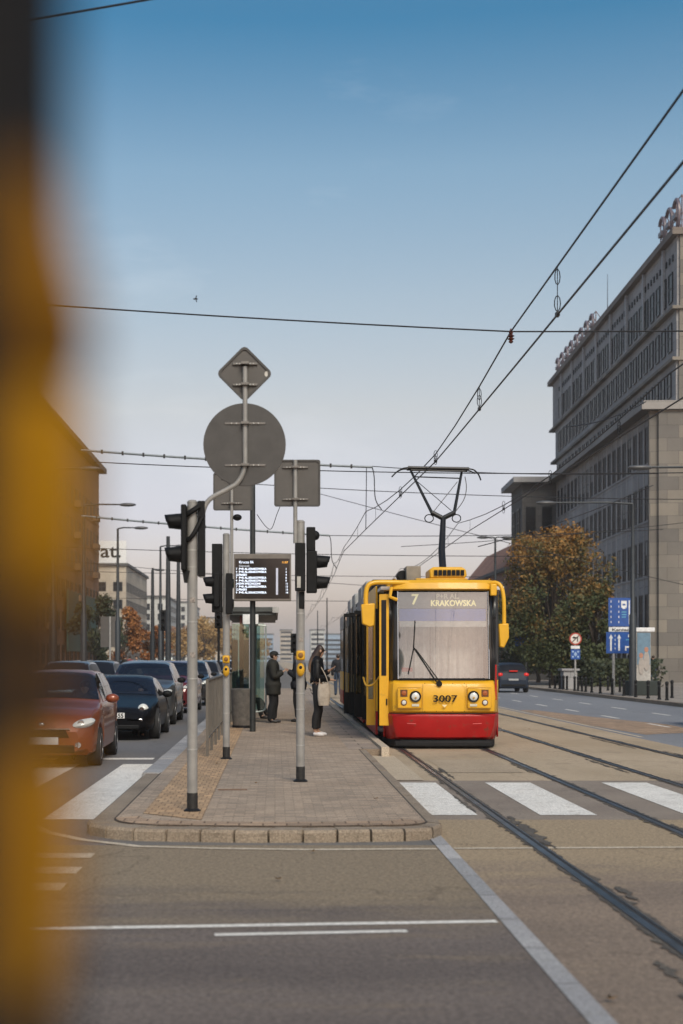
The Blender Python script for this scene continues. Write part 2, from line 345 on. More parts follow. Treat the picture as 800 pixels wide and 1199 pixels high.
# split the outlines in matching pieces: left straight, nose, right straight
for (i0, i1, step) in ((1, len(outer)-2, .30), (len(outer)-2, len(outer)-1, .9)):
    po, pi_ = outer[i0:i1+1], inner[i0:i1+1]; L_ = sum(math.dist(po[i], po[i+1]) for i in range(len(po)-1)); nn = round(L_/step)
    A, C_ = resample(po, step, nn), resample(pi_, step, nn)
    for i in range(nn): stone(A[i], A[i+1], C_[i+1], C_[i])
tag(stones.build('platform_kerb', kerbm, smooth=False), kind='structure'); stones = MB()
for i in range(62): stone((-1.80, 75-i*.9), (-1.80, 74.1-i*.9), (PL, 74.1-i*.9), (PL, 75-i*.9), .123) if 74.1-i*.9 > 14.6 else None
tag(stones.build('side_kerb', granite, smooth=False), kind='structure')
kerbed('kerb_bedding', outline(-1.74, 1.52, 12.965, .70, .40, 75), .107, kerbm)
# painted markings
def line(name, poly, m=paint, z=.0085): return sheet(name, poly, z, m)
def strip(pts, wd, name, m=paint, z=.0085):
    mb = MB(); rows = []
    for i, p in enumerate(pts):
        a = pts[max(0, i-1)]; b = pts[min(len(pts)-1, i+1)]; dx, dy = b[0]-a[0], b[1]-a[1]; l = math.hypot(dx, dy)
        nx, ny = -dy/l*wd/2, dx/l*wd/2; rows.append([(p[0]-nx, p[1]-ny, z), (p[0]+nx, p[1]+ny, z)])
    return tag(mb.grid(rows).build(name, m, smooth=False), kind='structure')
strip([(-3.5, 8.55), (-1.3, 8.68), (1.39, 8.92)], .085, 'road_line')
strip([(-.36, 8.48), (.80, 8.60)], .075, 'road_line')
strip([(-2.6, 14.6), (-2.15, 13.5), (-1.75, 12.95), (-1.2, 12.50), (-.5, 12.36), (.3, 12.28), (1.40, 12.33)], .10, 'road_line', paint_old)
strip([(1.56, 12.36), (4, 12.45), (9, 12.6)], .09, 'road_line', paint_old)
for i, (a, b) in enumerate(((1.60, 2.14), (2.80, 3.40), (4.35, 4.95), (5.6, 6.15), (7.3, 7.9), (8.6, 9.2), (9.9, 10.5), (11.2, 11.8), (12.5, 13.1))):
    line('zebra_stripe', rect(a, b, 15.0, 18.95))
for (a, b, c, d) in ((-2.38, -1.86, 14.6, 22.3), (-3.6, -3.05, 15.2, 22.3), (-4.8, -4.25, 15.2, 22.3), (-6.0, -5.5, 15.2, 22.3), (-7.3, -6.7, 15.2, 22.3)):
    line('zebra_stripe', rect(a, b, c, d))
for (y0, y1) in ((11.75, 12.05), (10.9, 11.25), (10.1, 10.45)): line('bicycle_crossing_square', rect(-2.2, -1.52, y0, y1), paint_old)
line('stop_line', rect(-2.95, -2.0, 23.3, 23.7)); line('stop_line', rect(-9.5, -3.6, 23.3, 23.7))
for k in range(16):
    line('lane_dash', rect(-4.85, -4.73, 25.5+k*6, 28.3+k*6))
    for X in (9.5, 11.5): line('lane_dash', rect(X, X+.11, 24+k*5.2+(X-9.5), 26.0+k*5.2+(X-9.5)))
strip([(7.75, 30), (7.75, 200)], .1, 'edge_line', paint_old)
# rails
RX = (2.29, 3.82, 5.26, 6.79)
for X in RX:
    tag(MB().box(X-.030, X+.026, -8, 600, -.05, .017).build('rail', railm, smooth=False), kind='structure')
    sheet('rail_groove', rect(X+.027, X+.060, -8, 600), .0125, groove)
    tag(MB().box(X+.061, X+.072, -8, 600, -.05, .015).build('rail_guard_lip', railm, smooth=False), kind='structure')
    # ragged tar seams either side
    for sgn, nm in ((-1, 'tar_seam'), (1, 'tar_seam')):
        rows = []; y = 6.; ph = random.uniform(0, 99)
        while y < 120:
            e = .012+.03*random.random()**2+.03*max(0, math.sin(y*1.1+ph))*random.random()
            if random.random() < .05: e += .05
            base = X-.031 if sgn < 0 else X+.073
            rows.append([(base, y, .0105), (base+sgn*e, y, .0105)]); y += .07 if y < 40 else .5
        tag(MB().grid(rows).build(nm, tar, smooth=False), kind='structure')
def blob(cx, cy, rx, ry, seed, n=46, tw=0.):
    rnd = random.Random(seed); ph = [rnd.uniform(0, 6.28) for _ in range(6)]; out = []
    for k in range(n):
        a = 2*math.pi*k/n; r = 1+sum(.22/(j+1)*math.sin((j*2+2)*a+ph[j]) for j in range(6))+rnd.uniform(-.05, .05)
        x, y = rx*r*math.cos(a), ry*r*math.sin(a); out.append((cx+x+tw*y, cy+y))
    return out
def ragged(cx, y0, y1, wmax, seed):
    rnd = random.Random(seed); L_, R_ = [], []; y = y0; a = b = wmax*.3
    while y <= y1:
        t = (y-y0)/(y1-y0); e = math.sin(math.pi*t)**.5*wmax
        a = min(e, max(0.004, a+rnd.uniform(-.035, .035))); b = min(e, max(0.004, b+rnd.uniform(-.035, .035)))
        L_.append((cx-a, y)); R_.append((cx+b, y)); y += .05
    return L_+R_[::-1]
for i, b_ in enumerate(((2.46, 7.3, 7.95, .10), (2.08, 7.1, 7.75, .16), (2.02, 6.7, 7.0, .16), (2.44, 12.3, 14.9, .075), (2.47, 9.6, 10.3, .05), (3.94, 12.6, 14.2, .05), (2.15, 15.2, 17.2, .04), (2.47, 19.5, 21.5, .05), (5.5, 16.8, 19.0, .10), (3.72, 20.5, 22.5, .04), (5.12, 20.5, 23.5, .05), (6.95, 21.5, 25.5, .06), (6.62, 26, 30, .05))):
    sheet('tar_patch', ragged(*b_, i), .0112+i*.0002, tar)
sheet('repair_patch', rect(2.5, 3.6, 20.6, 23.3), .0095, surface_mat('repair', (.33, .26, .18), (.38, .30, .21), (.26, .205, .15), .8, 3., 200))
# dry leaves scattered on the asphalt
leafm = mat('dry_leaf', (.30, .17, .06), .8, 0, .3, 30)
for i, (px, py) in enumerate(((367, 1000), (326, 1033), (620, 855), (300, 930), (440, 950), (254, 905), (715, 1175))):
    d = 2747/(py-772); mb = MB(); a = random.uniform(0, 6)
    pts = [(.035*math.cos(a+t)*(1 if j % 2 else .5), .035*math.sin(a+t)*(1 if j % 2 else .5), .015+.012*(j % 2)) for j, t in enumerate([k*.785 for k in range(8)])]
    z = PLAT+.005 if 860 < py < 960 and px < 480 else .012
    tag(mb.add(pts, [tuple(range(8))]).build('fallen_leaf', leafm, loc=(wx(px, d), d, z), solid=.001), 'small dry brown leaf lying on the ground near the tram stop', 'leaf', 'fallen leaves on the road and platform')

# ------------------------------------------------------------------ buildings
stone_m = surface_mat('dark_stone', (.125, .12, .118), (.15, .145, .14), (.10, .097, .095), .12, .6, 30, brick=(1.6, .8, .02, (.7, .7, .7), 0), bump=.2)
def wallmat(name, a, b, bw=1.3, bh=.6, sc=.15):
    """stone cladding; joints laid out along the wall (x+y) and up (z)"""
    m = bpy.data.materials.new(name); m.use_nodes = True; nt = m.node_tree; N = nt.nodes; L = nt.links; bs = N['Principled BSDF']; bs.inputs['Roughness'].default_value = .8
    tc = N.new('ShaderNodeTexCoord'); s = N.new('ShaderNodeSeparateXYZ'); L.new(tc.outputs['Object'], s.inputs[0])
    ad = N.new('ShaderNodeMath'); L.new(s.outputs[0], ad.inputs[0]); L.new(s.outputs[1], ad.inputs[1])
    c = N.new('ShaderNodeCombineXYZ'); L.new(ad.outputs[0], c.inputs[0]); L.new(s.outputs[2], c.inputs[1])
    bt = N.new('ShaderNodeTexBrick'); L.new(c.outputs[0], bt.inputs[0]); bt.inputs['Scale'].default_value = 1; bt.inputs['Brick Width'].default_value = bw; bt.inputs['Row Height'].default_value = bh
    bt.inputs['Mortar Size'].default_value = .012; bt.inputs['Color1'].default_value = (*a, 1); bt.inputs['Color2'].default_value = (*b, 1); bt.inputs['Mortar'].default_value = (*[q*.55 for q in a], 1)
    nz = N.new('ShaderNodeTexNoise'); nz.inputs['Scale'].default_value = sc; nz.inputs['Detail'].default_value = 9; nz.inputs['Roughness'].default_value = .65; L.new(tc.outputs['Object'], nz.inputs[0])
    r = N.new('ShaderNodeValToRGB'); r.color_ramp.elements[0].position = .3; r.color_ramp.elements[0].color = (.68, .66, .64, 1); r.color_ramp.elements[1].position = .7; r.color_ramp.elements[1].color = (1.15, 1.13, 1.1, 1)
    L.new(nz.outputs[0], r.inputs[0]); mx = N.new('ShaderNodeMix'); mx.data_type = 'RGBA'; mx.blend_type = 'MULTIPLY'; mx.inputs[0].default_value = 1
    L.new(bt.outputs[0], mx.inputs[6]); L.new(r.outputs[0], mx.inputs[7]); L.new(mx.outputs[2], bs.inputs['Base Color']); return m
w_grey = wallmat('grey_cladding', (.31, .31, .32), (.38, .38, .39)); w_beige = wallmat('sandstone_cladding', (.15, .14, .13), (.25, .225, .19), 1.5, .85)
w_dark = wallmat('dark_granite', (.085, .082, .082), (.10, .097, .096)); w_brown = wallmat('brown_render', (.27, .135, .078), (.31, .16, .092), .6, .15)
w_cream = wallmat('cream_render', (.42, .36, .29), (.46, .40, .32), 2.4, 1.0); w_pale = wallmat('pale_render', (.45, .46, .44), (.5, .5, .48), 3, 1.5)
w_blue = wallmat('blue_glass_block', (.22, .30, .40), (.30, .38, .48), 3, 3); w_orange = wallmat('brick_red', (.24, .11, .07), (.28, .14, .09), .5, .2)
frame_m = mat('window_frame', (.045, .045, .05), .5)
WIN = {}
def window_meshes(wd, ht, nx=2, ny=2, deep=.12):
    k = (round(wd, 2), round(ht, 2), nx, ny)
    if k in WIN: return WIN[k]
    f = MB(); t = .07
    f.box(-wd/2, wd/2, -.02, deep, 0, t); f.box(-wd/2, wd/2, -.02, deep, ht-t, ht); f.box(-wd/2, -wd/2+t, -.018, deep, t, ht-t); f.box(wd/2-t, wd/2, -.018, deep, t, ht-t)
    for i in range(1, nx): x = -wd/2+wd*i/nx; f.box(x-.03, x+.03, -.015, deep, t, ht-t)
    for i in range(1, ny): z = ht*i/ny; f.box(-wd/2+t, wd/2-t, -.013, deep, z-.03, z+.03)
    fo = f.build('window', frame_m, smooth=False); po = MB().box(-wd/2+t, wd/2-t, .03, .05, t, ht-t).build('pane', winglass, smooth=False)
    WIN[k] = (fo.data, po.data); bpy.data.objects.remove(fo); bpy.data.objects.remove(po); return WIN[k]
WCOUNT = {}; REST = {}; WR = random.Random(12)
def put_window(parent, x, y, z, wd, ht, rz=0., nx=2, ny=2):
    """rz=0: window faces -y (towards the camera)"""
    fm, pm = window_meshes(wd, ht, nx, ny); c = WCOUNT.get(parent.name, 0); WCOUNT[parent.name] = c+1
    if c >= 100:
        mb = REST.setdefault(parent.name, (parent, MB()))[1]; M = Matrix.Translation((x, y, z)) @ Matrix.Rotation(rz, 4, 'Z')
        for me in (fm, pm): mb.add([M @ v.co for v in me.vertices], [tuple(p.vertices) for p in me.polygons])
        return
    f = bpy.data.objects.new('window', fm); COL.objects.link(f); f.parent = parent; f.location = (x, y, z); f.rotation_euler = (0, 0, rz)
    p = bpy.data.objects.new('pane', pm); COL.objects.link(p); p.parent = f
    if parent.name.startswith('office') and WR.random() < .22:
        hb = ht*WR.uniform(.25, .8); MB().box(-wd/2+.08, wd/2-.08, .012, .028, ht-hb, ht-.08).build('blind', mat('window_blind', (.30, .29, .27), .8), f, smooth=False)

# --- right: big stepped bank block (local: x' = away from street, y' = along street from the near corner)
YAW = -math.atan2(1.9, 54.5)
bk = thing('office_building', 'massive grey stone office block with stepped top floors filling the right side', 'building', (24.6, 93.5, 0), YAW)
LEN = 55; FZ = (.0,)
core = MB(); core.box(.35, 45, .35, LEN, 0, 18.0)
core.build('lower_wall', w_grey, bk, smooth=False)
MB().box(1.9, 45, .6, LEN-6, 18.6, 21.4).box(1.95, 45, .65, LEN-5, 21.62, 24.8).box(2.0, 45, .7, LEN-3, 25.0, 29.7).build('upper_wall', w_grey, bk, smooth=False)
MB().box(-.6, 45, -.6, LEN+1, 18.0, 18.32).box(-.45, 45, -.45, LEN+1, 18.322, 18.6).build('cornice', wallmat('cornice_stone', (.30, .285, .275), (.34, .325, .31), 2.5, .5), bk, smooth=False)
MB().box(1.6, 45, .3, LEN-4, 21.4, 21.62).box(1.6, 45, .3, LEN-3, 24.8, 25.0).build('string_course', w_beige, bk, smooth=False)
MB().box(1.6, 45, .3, LEN-2, 29.7, 30.15).build('roof', wallmat('roof_edge', (.2, .17, .15), (.22, .19, .17)), bk, smooth=False)
# end wall towards the camera: sandstone piers on a plinth with joints
ew = MB(); ew.box(0, 45, -.05, .348, 0, 17.998); ew.build('end_wall', w_beige, bk, smooth=False)
pr = MB()
for i in range(9): pr.box(.55+i*5.2, .55+i*5.2+3.6, -.35, -.052, .9, 17.99)
pr.box(-.05, 45, -.45, -.36, 0, .9); pr.build('end_pier', w_beige, bk, smooth=False)
uw = MB(); uw.box(2.05, 45, .42, .598, 18.6, 21.39).box(2.1, 45, .46, .648, 21.63, 24.79).box(2.15, 45, .5, .698, 25.01, 29.69); uw.build('upper_end_wall', w_beige, bk, smooth=False)
# street face: pilasters, spandrels, window columns
NB = 30; bw = (LEN-1.2)/NB
pil = MB(); spn = MB()
for i in range(NB+1):
    y = .6+i*bw; pil.box(.16, .348, y-.15, y+.15, 0, 17.995); pil.box(.225, .347, y+.151, y+.20, 0, 17.6)
rows = [(.9, 1.6), (3.6, 2.4), (7.2, 2.4), (10.9, 2.4), (14.7, 2.5)]
for (z, h), (z2, h2) in zip(rows, rows[1:]+[(17.99, 0)]): spn.box(.20, .346, .7, LEN-.8, z+h+.01, z2-.01); spn.box(.13, .1995, .7, LEN-.8, z2-.14, z2-.012)
spn.box(.06, .344, .7, LEN-.8, 0, .88)
pil.build('pilaster', wallmat('pilaster_stone', (.38, .38, .39), (.44, .44, .45), .9, 1.1), bk, smooth=False); spn.build('spandrel', wallmat('spandrel_stone', (.31, .31, .32), (.37, .37, .38), 1.0, 1.3), bk, smooth=False)
MB().box(.0, .05, .5, 1.4, 3.0, 3.5).build('street_number_plate', mat('enamel_blue', (.02, .05, .25), .3), bk)
for z, h in reversed(rows):
    for i in range(NB):
        put_window(bk, .235, .6+(i+.5)*bw, z, bw-.36, h, -math.pi/2, 2, 2)
NB2 = 26; b2 = (LEN-8)/NB2
for z, h, n0, xo in ((25.6, 2.0, 0, 1.93), (22.3, 1.9, 0, 1.88), (19.2, 1.7, 0, 1.83)):
    for i in range(NB2): put_window(bk, xo, 1.4+(i+.5)*b2, z, b2-.75, h, -math.pi/2, 1, 2)
for k in range(4): put_window(bk, 3.2+k*3.2, .41, 26.2, 1.5, 2.1, 0); put_window(bk, 3.2+k*3.2, .37, 22.4, 1.5, 1.9, 0)
for i in range(NB2*2): MB().box(1.94, 2.0, 1.6+i*b2/2, 1.9+i*b2/2, 28.3, 28.7).build('attic_vent', black, bk, smooth=False)
for i in range(8): MB().box(1.80, 1.99, 4+i*6, 4.22+i*6, 25.0, 29.68).build('downpipe', mat('light_pipe', (.35, .36, .38), .5), bk, smooth=False)
# far wing that comes forward to the street
MB().box(-3.0, .33, 38.5, 46, 0, 18.0).build('wing_wall', w_dark, bk, smooth=False)
MB().box(-3.9, -.602, 37.6, 46.8, 18.02, 18.5).build('wing_cornice', w_grey, bk, smooth=False)
for z in (4.5, 8.8, 13.2):
    for i in range(2): put_window(bk, -2.2+i*1.5, 38.42, z, .9, 2.6, 0, 1, 2)
    for i in range(2): put_window(bk, -3.08, 40.5+i*3.2, z, 1.4, 2.6, -math.pi/2)
# rooftop sign scaffolds
rm = mat('roof_sign_metal', (.16, .11, .12), .5); rl = mat('roof_letter', (.16, .13, .15), .4)
def roof_sign(y0, y1, x, h, letters, name, label, n):
    t = thing(name, label, 'roof sign', (0, 0, 0)); M = Matrix.Translation((24.6, 93.5, 0)) @ Matrix.Rotation(YAW, 4, 'Z'); t.matrix_world = M
    f = MB()
    for i in range(n+1):
        y = y0+(y1-y0)*i/n; f.tube([(x, y, 30.1), (x, y, 30.1+h)], .05, 5); f.tube([(x, y, 30.1+h), (x+1.4, y, 30.1)], .04, 5); f.tube([(x, y, 30.1+h*.5), (x+.7, y, 30.1+h*.5)], .03, 5)
    for q in (.1, .5, 1.): f.tube([(x, y0, 30.1+h*q), (x, y1, 30.1+h*q)], .04, 5)
    f.build('scaffold', rm, t)
    for i in range(letters):
        y = y0+(y1-y0)*(i+.5)/letters; a = MB(); rr = min(h, (y1-y0)/letters)*.42
        a.tube([(x-.15, y+rr*math.cos(q), 30.2+h*.5+h*.45*math.sin(q)) for q in [R(40+k*(280 if i % 2 else 220)/12) for k in range(13)]], .13, 6)
        a.box(x-.25, x-.05, y-rr*.2, y+rr*.9, 30.2+h*.45, 30.2+h*.58)
        a.build('letter', rl, t)
roof_sign(1.0, 7.0, 2.4, 2.4, 3, 'roof_sign', 'curled letters on a scaffold at the near roof corner of the grey office block', 4)
roof_sign(31, 52, 2.4, 2.0, 8, 'roof_sign', 'long row of letters on a scaffold at the far end of the office block roof', 12)
for (yy, h) in ((34, 6), (42, 3.5)):
    M = Matrix.Translation((24.6, 93.5, 0)) @ Matrix.Rotation(YAW, 4, 'Z'); p = M @ Vector((4, yy, 30.1))
    tag(MB().tube([(0, 0, 0), (0, 0, h)], [.05, .02], 6).build('antenna', blackm, loc=p), 'tall thin antenna on the office block roof beside the long sign' if h > 5 else 'short thin antenna on the office block roof among the letters', 'antenna')

def simple_building(name, label, x0, x1, y0, y1, h, m, fl=3.4, bay=3.0, faces=('s', 'e'), roofh=.5, wd=1.5, ht=1.9, z0=1.2, over=.4, limit=999, roofmat=None):
    t = thing(name, label, 'building', (x0, y0, 0)); W, D = x1-x0, y1-y0
    MB().box(0, W, 0, D, 0, h).build('wall', m, t, smooth=False)
    MB().box(-over, W+over, -over, D+over, h+.002, h+roofh).build('roof', roofmat or w_dark, t, smooth=False)
    nf = int((h-z0)/fl); sc = MB()
    for f in range(nf):
        z = z0+(nf-1-f)*fl; sc.box(-.06, W+.06, -.06, D+.06, z-.35, z-.2)
        if 's' in faces:
            n = int(W/bay)
            for i in range(n): put_window(t, (i+.5)*W/n, -.05, z, wd, ht, 0, 2, 2)
        if 'e' in faces:
            n = int(D/bay)
            for i in range(n): put_window(t, W+.05, (i+.5)*D/n, z, wd, ht, math.pi/2, 2, 2)
        if 'w' in faces:
            n = int(D/bay)
            for i in range(n): put_window(t, -.05, (i+.5)*D/n, z, wd, ht, -math.pi/2, 2, 2)
    sc.build('string_course', m, t, smooth=False); return t
lb = simple_building('apartment_building', 'long brown brick block with stepped roof along the left side of the street', -44, -22.3, 96, 180, 25.2, w_brown, 3.5, 3.2, ('e', 's'), .6, 1.5, 2.0, over=.9)
MB().box(2, 18.5, 2, 78, 25.81, 28.4).build('attic_storey', w_brown, lb, smooth=False); MB().box(1, 19.3, 1, 79, 28.41, 28.8).build('attic_roof', w_dark, lb, smooth=False)
for k in range(5):
    for j in (3, 8, 13, 19, 24): MB().box(21.71, 22.4, j*3.2+1, j*3.2+3.0, 4.6+k*3.5, 5.3+k*3.5).build('balcony', wallmat('balcony_render', (.21, .13, .085), (.23, .145, .09), 2, 1), lb, smooth=False)
lb2 = simple_building('apartment_building', 'cream block with a white rooftop sign board behind the street lamps on the left', -36, -27, 258, 300, 18.6, w_cream, 3.2, 2.9, ('s', 'e'), .5, 1.7, 1.7)
MB().box(1, 9, .5, .8, 19.15, 23.2).build('sign_board', white, lb2); text_mb('nat.', 3.4, (2.2, .49, 20.2), width=5.6, bold=.05).build('sign_lettering', black, lb2)
simple_building('apartment_building', 'pale green white block beyond the lamp posts on the left', -47, -32, 420, 470, 20, w_pale, 3, 3.4, ('s', 'e'))
simple_building('apartment_building', 'far pale block partly hidden behind the platform poles', -56, -34, 560, 640, 24, w_pale, 3.2, 4)
simple_building('apartment_building', 'distant cream block above the orange trees left of the shelter', -40, -24, 700, 760, 22, w_cream, 3.2, 4)
lr = simple_building('apartment_building', 'red brick gabled house behind the tree on the right', 25.8, 36, 158, 190, 11.5, w_orange, 3.2, 3, ('s', 'w'), .4)
MB().prism([(-.4, 11.9), (10.6, 11.9), (2.4, 15.3)], 0, 32, 'y').build('gable_roof', w_orange, lr, smooth=False)
for (nm, lab, x0, x1, y0, h, m) in (
    ('tower_block', 'pale sunlit tower block at the far end of the street', 4.0, 13.5, 1100, 24, w_cream),
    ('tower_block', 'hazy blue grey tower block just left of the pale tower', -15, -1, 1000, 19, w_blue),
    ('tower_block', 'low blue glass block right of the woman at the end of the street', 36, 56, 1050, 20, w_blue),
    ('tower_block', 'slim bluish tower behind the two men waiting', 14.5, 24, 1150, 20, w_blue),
    ('tower_block', 'white slab block next to the rear of the tram', 25, 35, 1000, 22, w_pale),
    ('tower_block', 'long low grey block closing the street on the left', -42, -20, 950, 14, w_pale)):
    t = thing(nm, lab, 'building', (x0, y0, 0)); MB().box(0, x1-x0, 0, 20, 0, h).build('wall', m, t, smooth=False)
    MB().box(-.3, x1-x0+.3, -.3, 20.3, h+.01, h+.8).build('roof', w_dark, t, smooth=False)
    for f in range(int(h/3.4)): MB().box(.6, x1-x0-.6, -.08, -.002, 1.4+f*3.4, 2.9+f*3.4).build('window_band', winglass, t, smooth=False)
# ad-covered ground-floor shops left (green net / scaffolding)
tag(MB().box(-22.0, -21.8, 150, 176, 2.5, 9).build('scaffold_netting', mat('green_net', (.03, .09, .08), .9)), 'dark green netting hung on the lower floors of the brown block', 'netting')

# ------------------------------------------------------------------ trees
bark = mat('bark', (.06, .045, .035), .9, 0, .3, 12, bump=.5)
def leafmat(name, a, b_):
    m = bpy.data.materials.new(name); m.use_nodes = True; nt = m.node_tree; N = nt.nodes; L = nt.links; bs = N['Principled BSDF']; bs.inputs['Roughness'].default_value = .7; sxx = N.new('ShaderNodeSeparateXYZ')
    g = N.new('ShaderNodeNewGeometry'); tc = N.new('ShaderNodeTexCoord'); nz = N.new('ShaderNodeTexNoise'); nz.inputs['Scale'].default_value = .55; nz.inputs['Detail'].default_value = 3; L.new(tc.outputs['Object'], nz.inputs[0])
    ad = N.new('ShaderNodeMath'); ad.operation = 'MULTIPLY_ADD'; L.new(g.outputs['Random Per Island'], ad.inputs[0]); ad.inputs[1].default_value = .25; L.new(nz.outputs[0], ad.inputs[2])
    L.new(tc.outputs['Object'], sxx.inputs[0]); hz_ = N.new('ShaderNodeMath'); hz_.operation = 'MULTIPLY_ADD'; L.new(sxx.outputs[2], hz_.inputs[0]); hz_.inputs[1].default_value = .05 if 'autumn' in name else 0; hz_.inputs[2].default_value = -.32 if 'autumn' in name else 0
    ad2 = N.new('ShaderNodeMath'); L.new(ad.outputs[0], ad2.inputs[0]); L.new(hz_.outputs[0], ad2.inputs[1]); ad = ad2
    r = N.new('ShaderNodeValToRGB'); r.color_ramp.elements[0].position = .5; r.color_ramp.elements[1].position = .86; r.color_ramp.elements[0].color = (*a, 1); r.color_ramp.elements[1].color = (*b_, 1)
    L.new(ad.outputs[0], r.inputs[0]); L.new(r.outputs[0], bs.inputs['Base Color'])
    return m
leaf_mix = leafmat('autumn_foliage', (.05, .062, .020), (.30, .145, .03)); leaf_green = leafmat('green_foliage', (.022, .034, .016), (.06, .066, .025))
leaf_or = leafmat('orange_foliage', (.20, .07, .018), (.38, .17, .05)); leaf_y = leafmat('yellow_foliage', (.26, .15, .05), (.42, .27, .10))
def tree(label, x, y, h, r, m, leaves=6000, ls=.2, trunk=.18, z0=.25, seed=1, group=None, clumps=26, ry=None):
    rnd = random.Random(seed); t = thing('deciduous_tree', label, 'tree', (x, y, .1), 0, group); ry = ry or r
    cb = h*z0; cc = (h+cb)/2; rz = (h-cb)/2; tm = MB()
    tm.tube([(0, 0, -.1), (.05, 0, cb*.6), (-.04, .05, cb*1.2), (.1, 0, h*.62)], [trunk, trunk*.8, trunk*.65, trunk*.25], 8)
    cl = []
    for i in range(clumps):
        a = rnd.uniform(0, 6.28); u = rnd.uniform(-.9, .95); q = math.sqrt(max(0, 1-u*u))*rnd.uniform(.45, 1.06)
        c = (r*q*math.cos(a), ry*q*math.sin(a), cc+rz*u*.85); cl.append((c, rnd.uniform(.24, .40)*min(r, rz)))
        st = (0, 0, cb+(c[2]-cb)*.35); mid = (c[0]*.5, c[1]*.5, (st[2]+c[2])/2+.1*r)
        tm.tube([st, mid, c], [trunk*.4, trunk*.25, .02], 5)
    tm.build('trunk', bark, t); mb = MB()
    for k in range(leaves):
        c, cr_ = rnd.choice(cl); 
        v = Vector((rnd.gauss(0, 1), rnd.gauss(0, 1), rnd.gauss(0, 1))).normalized()*cr_*rnd.uniform(.25, 1.15)**.6
        p = Vector(c)+v; e = Vector((rnd.uniform(-1, 1), rnd.uniform(-1, 1), rnd.uniform(-1, 1))).normalized(); f_ = e.orthogonal().normalized(); s_ = ls*rnd.uniform(.5, 1.1)
        f_ = (Matrix.Rotation(rnd.uniform(0, 6.28), 3, e) @ f_); g_ = e.cross(f_)*.6
        mb.add([p-f_*s_, p-g_*s_, p+f_*s_, p+g_*s_], [(0, 1, 2, 3)])
    mb.build('crown', m, t, smooth=False); return t
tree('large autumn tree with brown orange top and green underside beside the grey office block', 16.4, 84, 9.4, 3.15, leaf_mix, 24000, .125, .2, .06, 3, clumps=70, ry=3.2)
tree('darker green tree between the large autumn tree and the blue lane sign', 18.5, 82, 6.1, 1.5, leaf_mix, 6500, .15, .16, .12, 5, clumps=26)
tree('low dark green tree in the shade under the large autumn tree', 17.2, 93, 6.0, 3.6, leaf_green, 7000, .17, .16, .1, 8, clumps=26)
tree('green tree behind the lamp posts on the left sidewalk', -15.8, 125, 7.2, 2.2, leaf_green, 4000, .18, .15, .12, 11, clumps=20)
tree('orange autumn tree beside the left sidewalk', -14.2, 132, 6.6, 2.0, leaf_or, 4000, .17, .15, .12, 12, clumps=20)
tree('small rust coloured tree beyond the orange one on the left', -12.9, 150, 5.6, 1.8, leaf_or, 3000, .18, .14, .12, 13, clumps=16)
for i, (x, y, h, r, m) in enumerate(((-13.5, 270, 9, 4, leaf_y), (-17, 300, 11, 5, leaf_y), (-10, 330, 10, 5, leaf_y), (-21, 330, 9, 5, leaf_or), (-13, 380, 12, 6, leaf_y), (-5.5, 420, 9, 4, leaf_y))):
    tree('yellow autumn tree in the distance left of the shelter', x, y, h, r, m, 2600, .32, .25, .15, 20+i, 'distant yellow trees left of the platform', 18)

# ------------------------------------------------------------------ cars
def interp(tab, y):
    if y <= tab[0][0]: return tab[0][1]
    for (a, b), (c, d) in zip(tab, tab[1:]):
        if y <= c:
            t = (y-a)/(c-a); return b+(d-b)*t
    return tab[-1][1]
def smooth_tab(tab, y, h=.07):
    return sum(interp(tab, y+o*h)*w_ for o, w_ in ((-1, .25), (0, .5), (1, .25)))
CARS = {
 'hatch': dict(L=4.0, W=1.66, top=[(0, .52), (.04, .66), (.14, .78), (.45, .88), (.95, .96), (1.12, 1.0), (1.80, 1.41), (2.1, 1.46), (3.1, 1.45), (3.55, 1.36), (3.88, 1.0), (3.97, .75), (4.0, .55)],
    plan=[(0, .52), (.06, .66), (.2, .76), (.6, .825), (3.3, .83), (3.8, .77), (4.0, .66)], belt=.95, ws=(1.17, 1.82), rs=(3.5, 3.86), wheels=(.78, 3.25), wr=.30, sides=((1.55, 2.35), (2.45, 3.3))),
 'coupe': dict(L=4.4, W=1.79, top=[(0, .42), (.05, .52), (.25, .64), (.7, .74), (1.2, .84), (1.4, .90), (2.05, 1.24), (2.35, 1.29), (2.8, 1.27), (3.6, 1.03), (4.15, .82), (4.35, .68), (4.4, .5)],
    plan=[(0, .56), (.1, .70), (.35, .80), (.9, .86), (3.2, .87), (4.0, .84), (4.4, .66)], belt=.84, ws=(1.42, 2.06), rs=(2.95, 3.6), wheels=(.95, 3.45), wr=.32, sides=((1.9, 2.75), (2.85, 3.2))),
 'suv': dict(L=4.4, W=1.80, top=[(0, .62), (.04, .78), (.14, .92), (.5, 1.0), (1.0, 1.07), (1.15, 1.1), (1.8, 1.52), (2.15, 1.58), (3.5, 1.57), (4.0, 1.45), (4.3, 1.05), (4.38, .8), (4.4, .6)],
    plan=[(0, .58), (.06, .72), (.2, .82), (.6, .895), (3.7, .90), (4.2, .84), (4.4, .72)], belt=1.04, ws=(1.2, 1.82), rs=(3.95, 4.28), wheels=(.85, 3.5), wr=.34, sides=((1.6, 2.5), (2.6, 3.7)))}
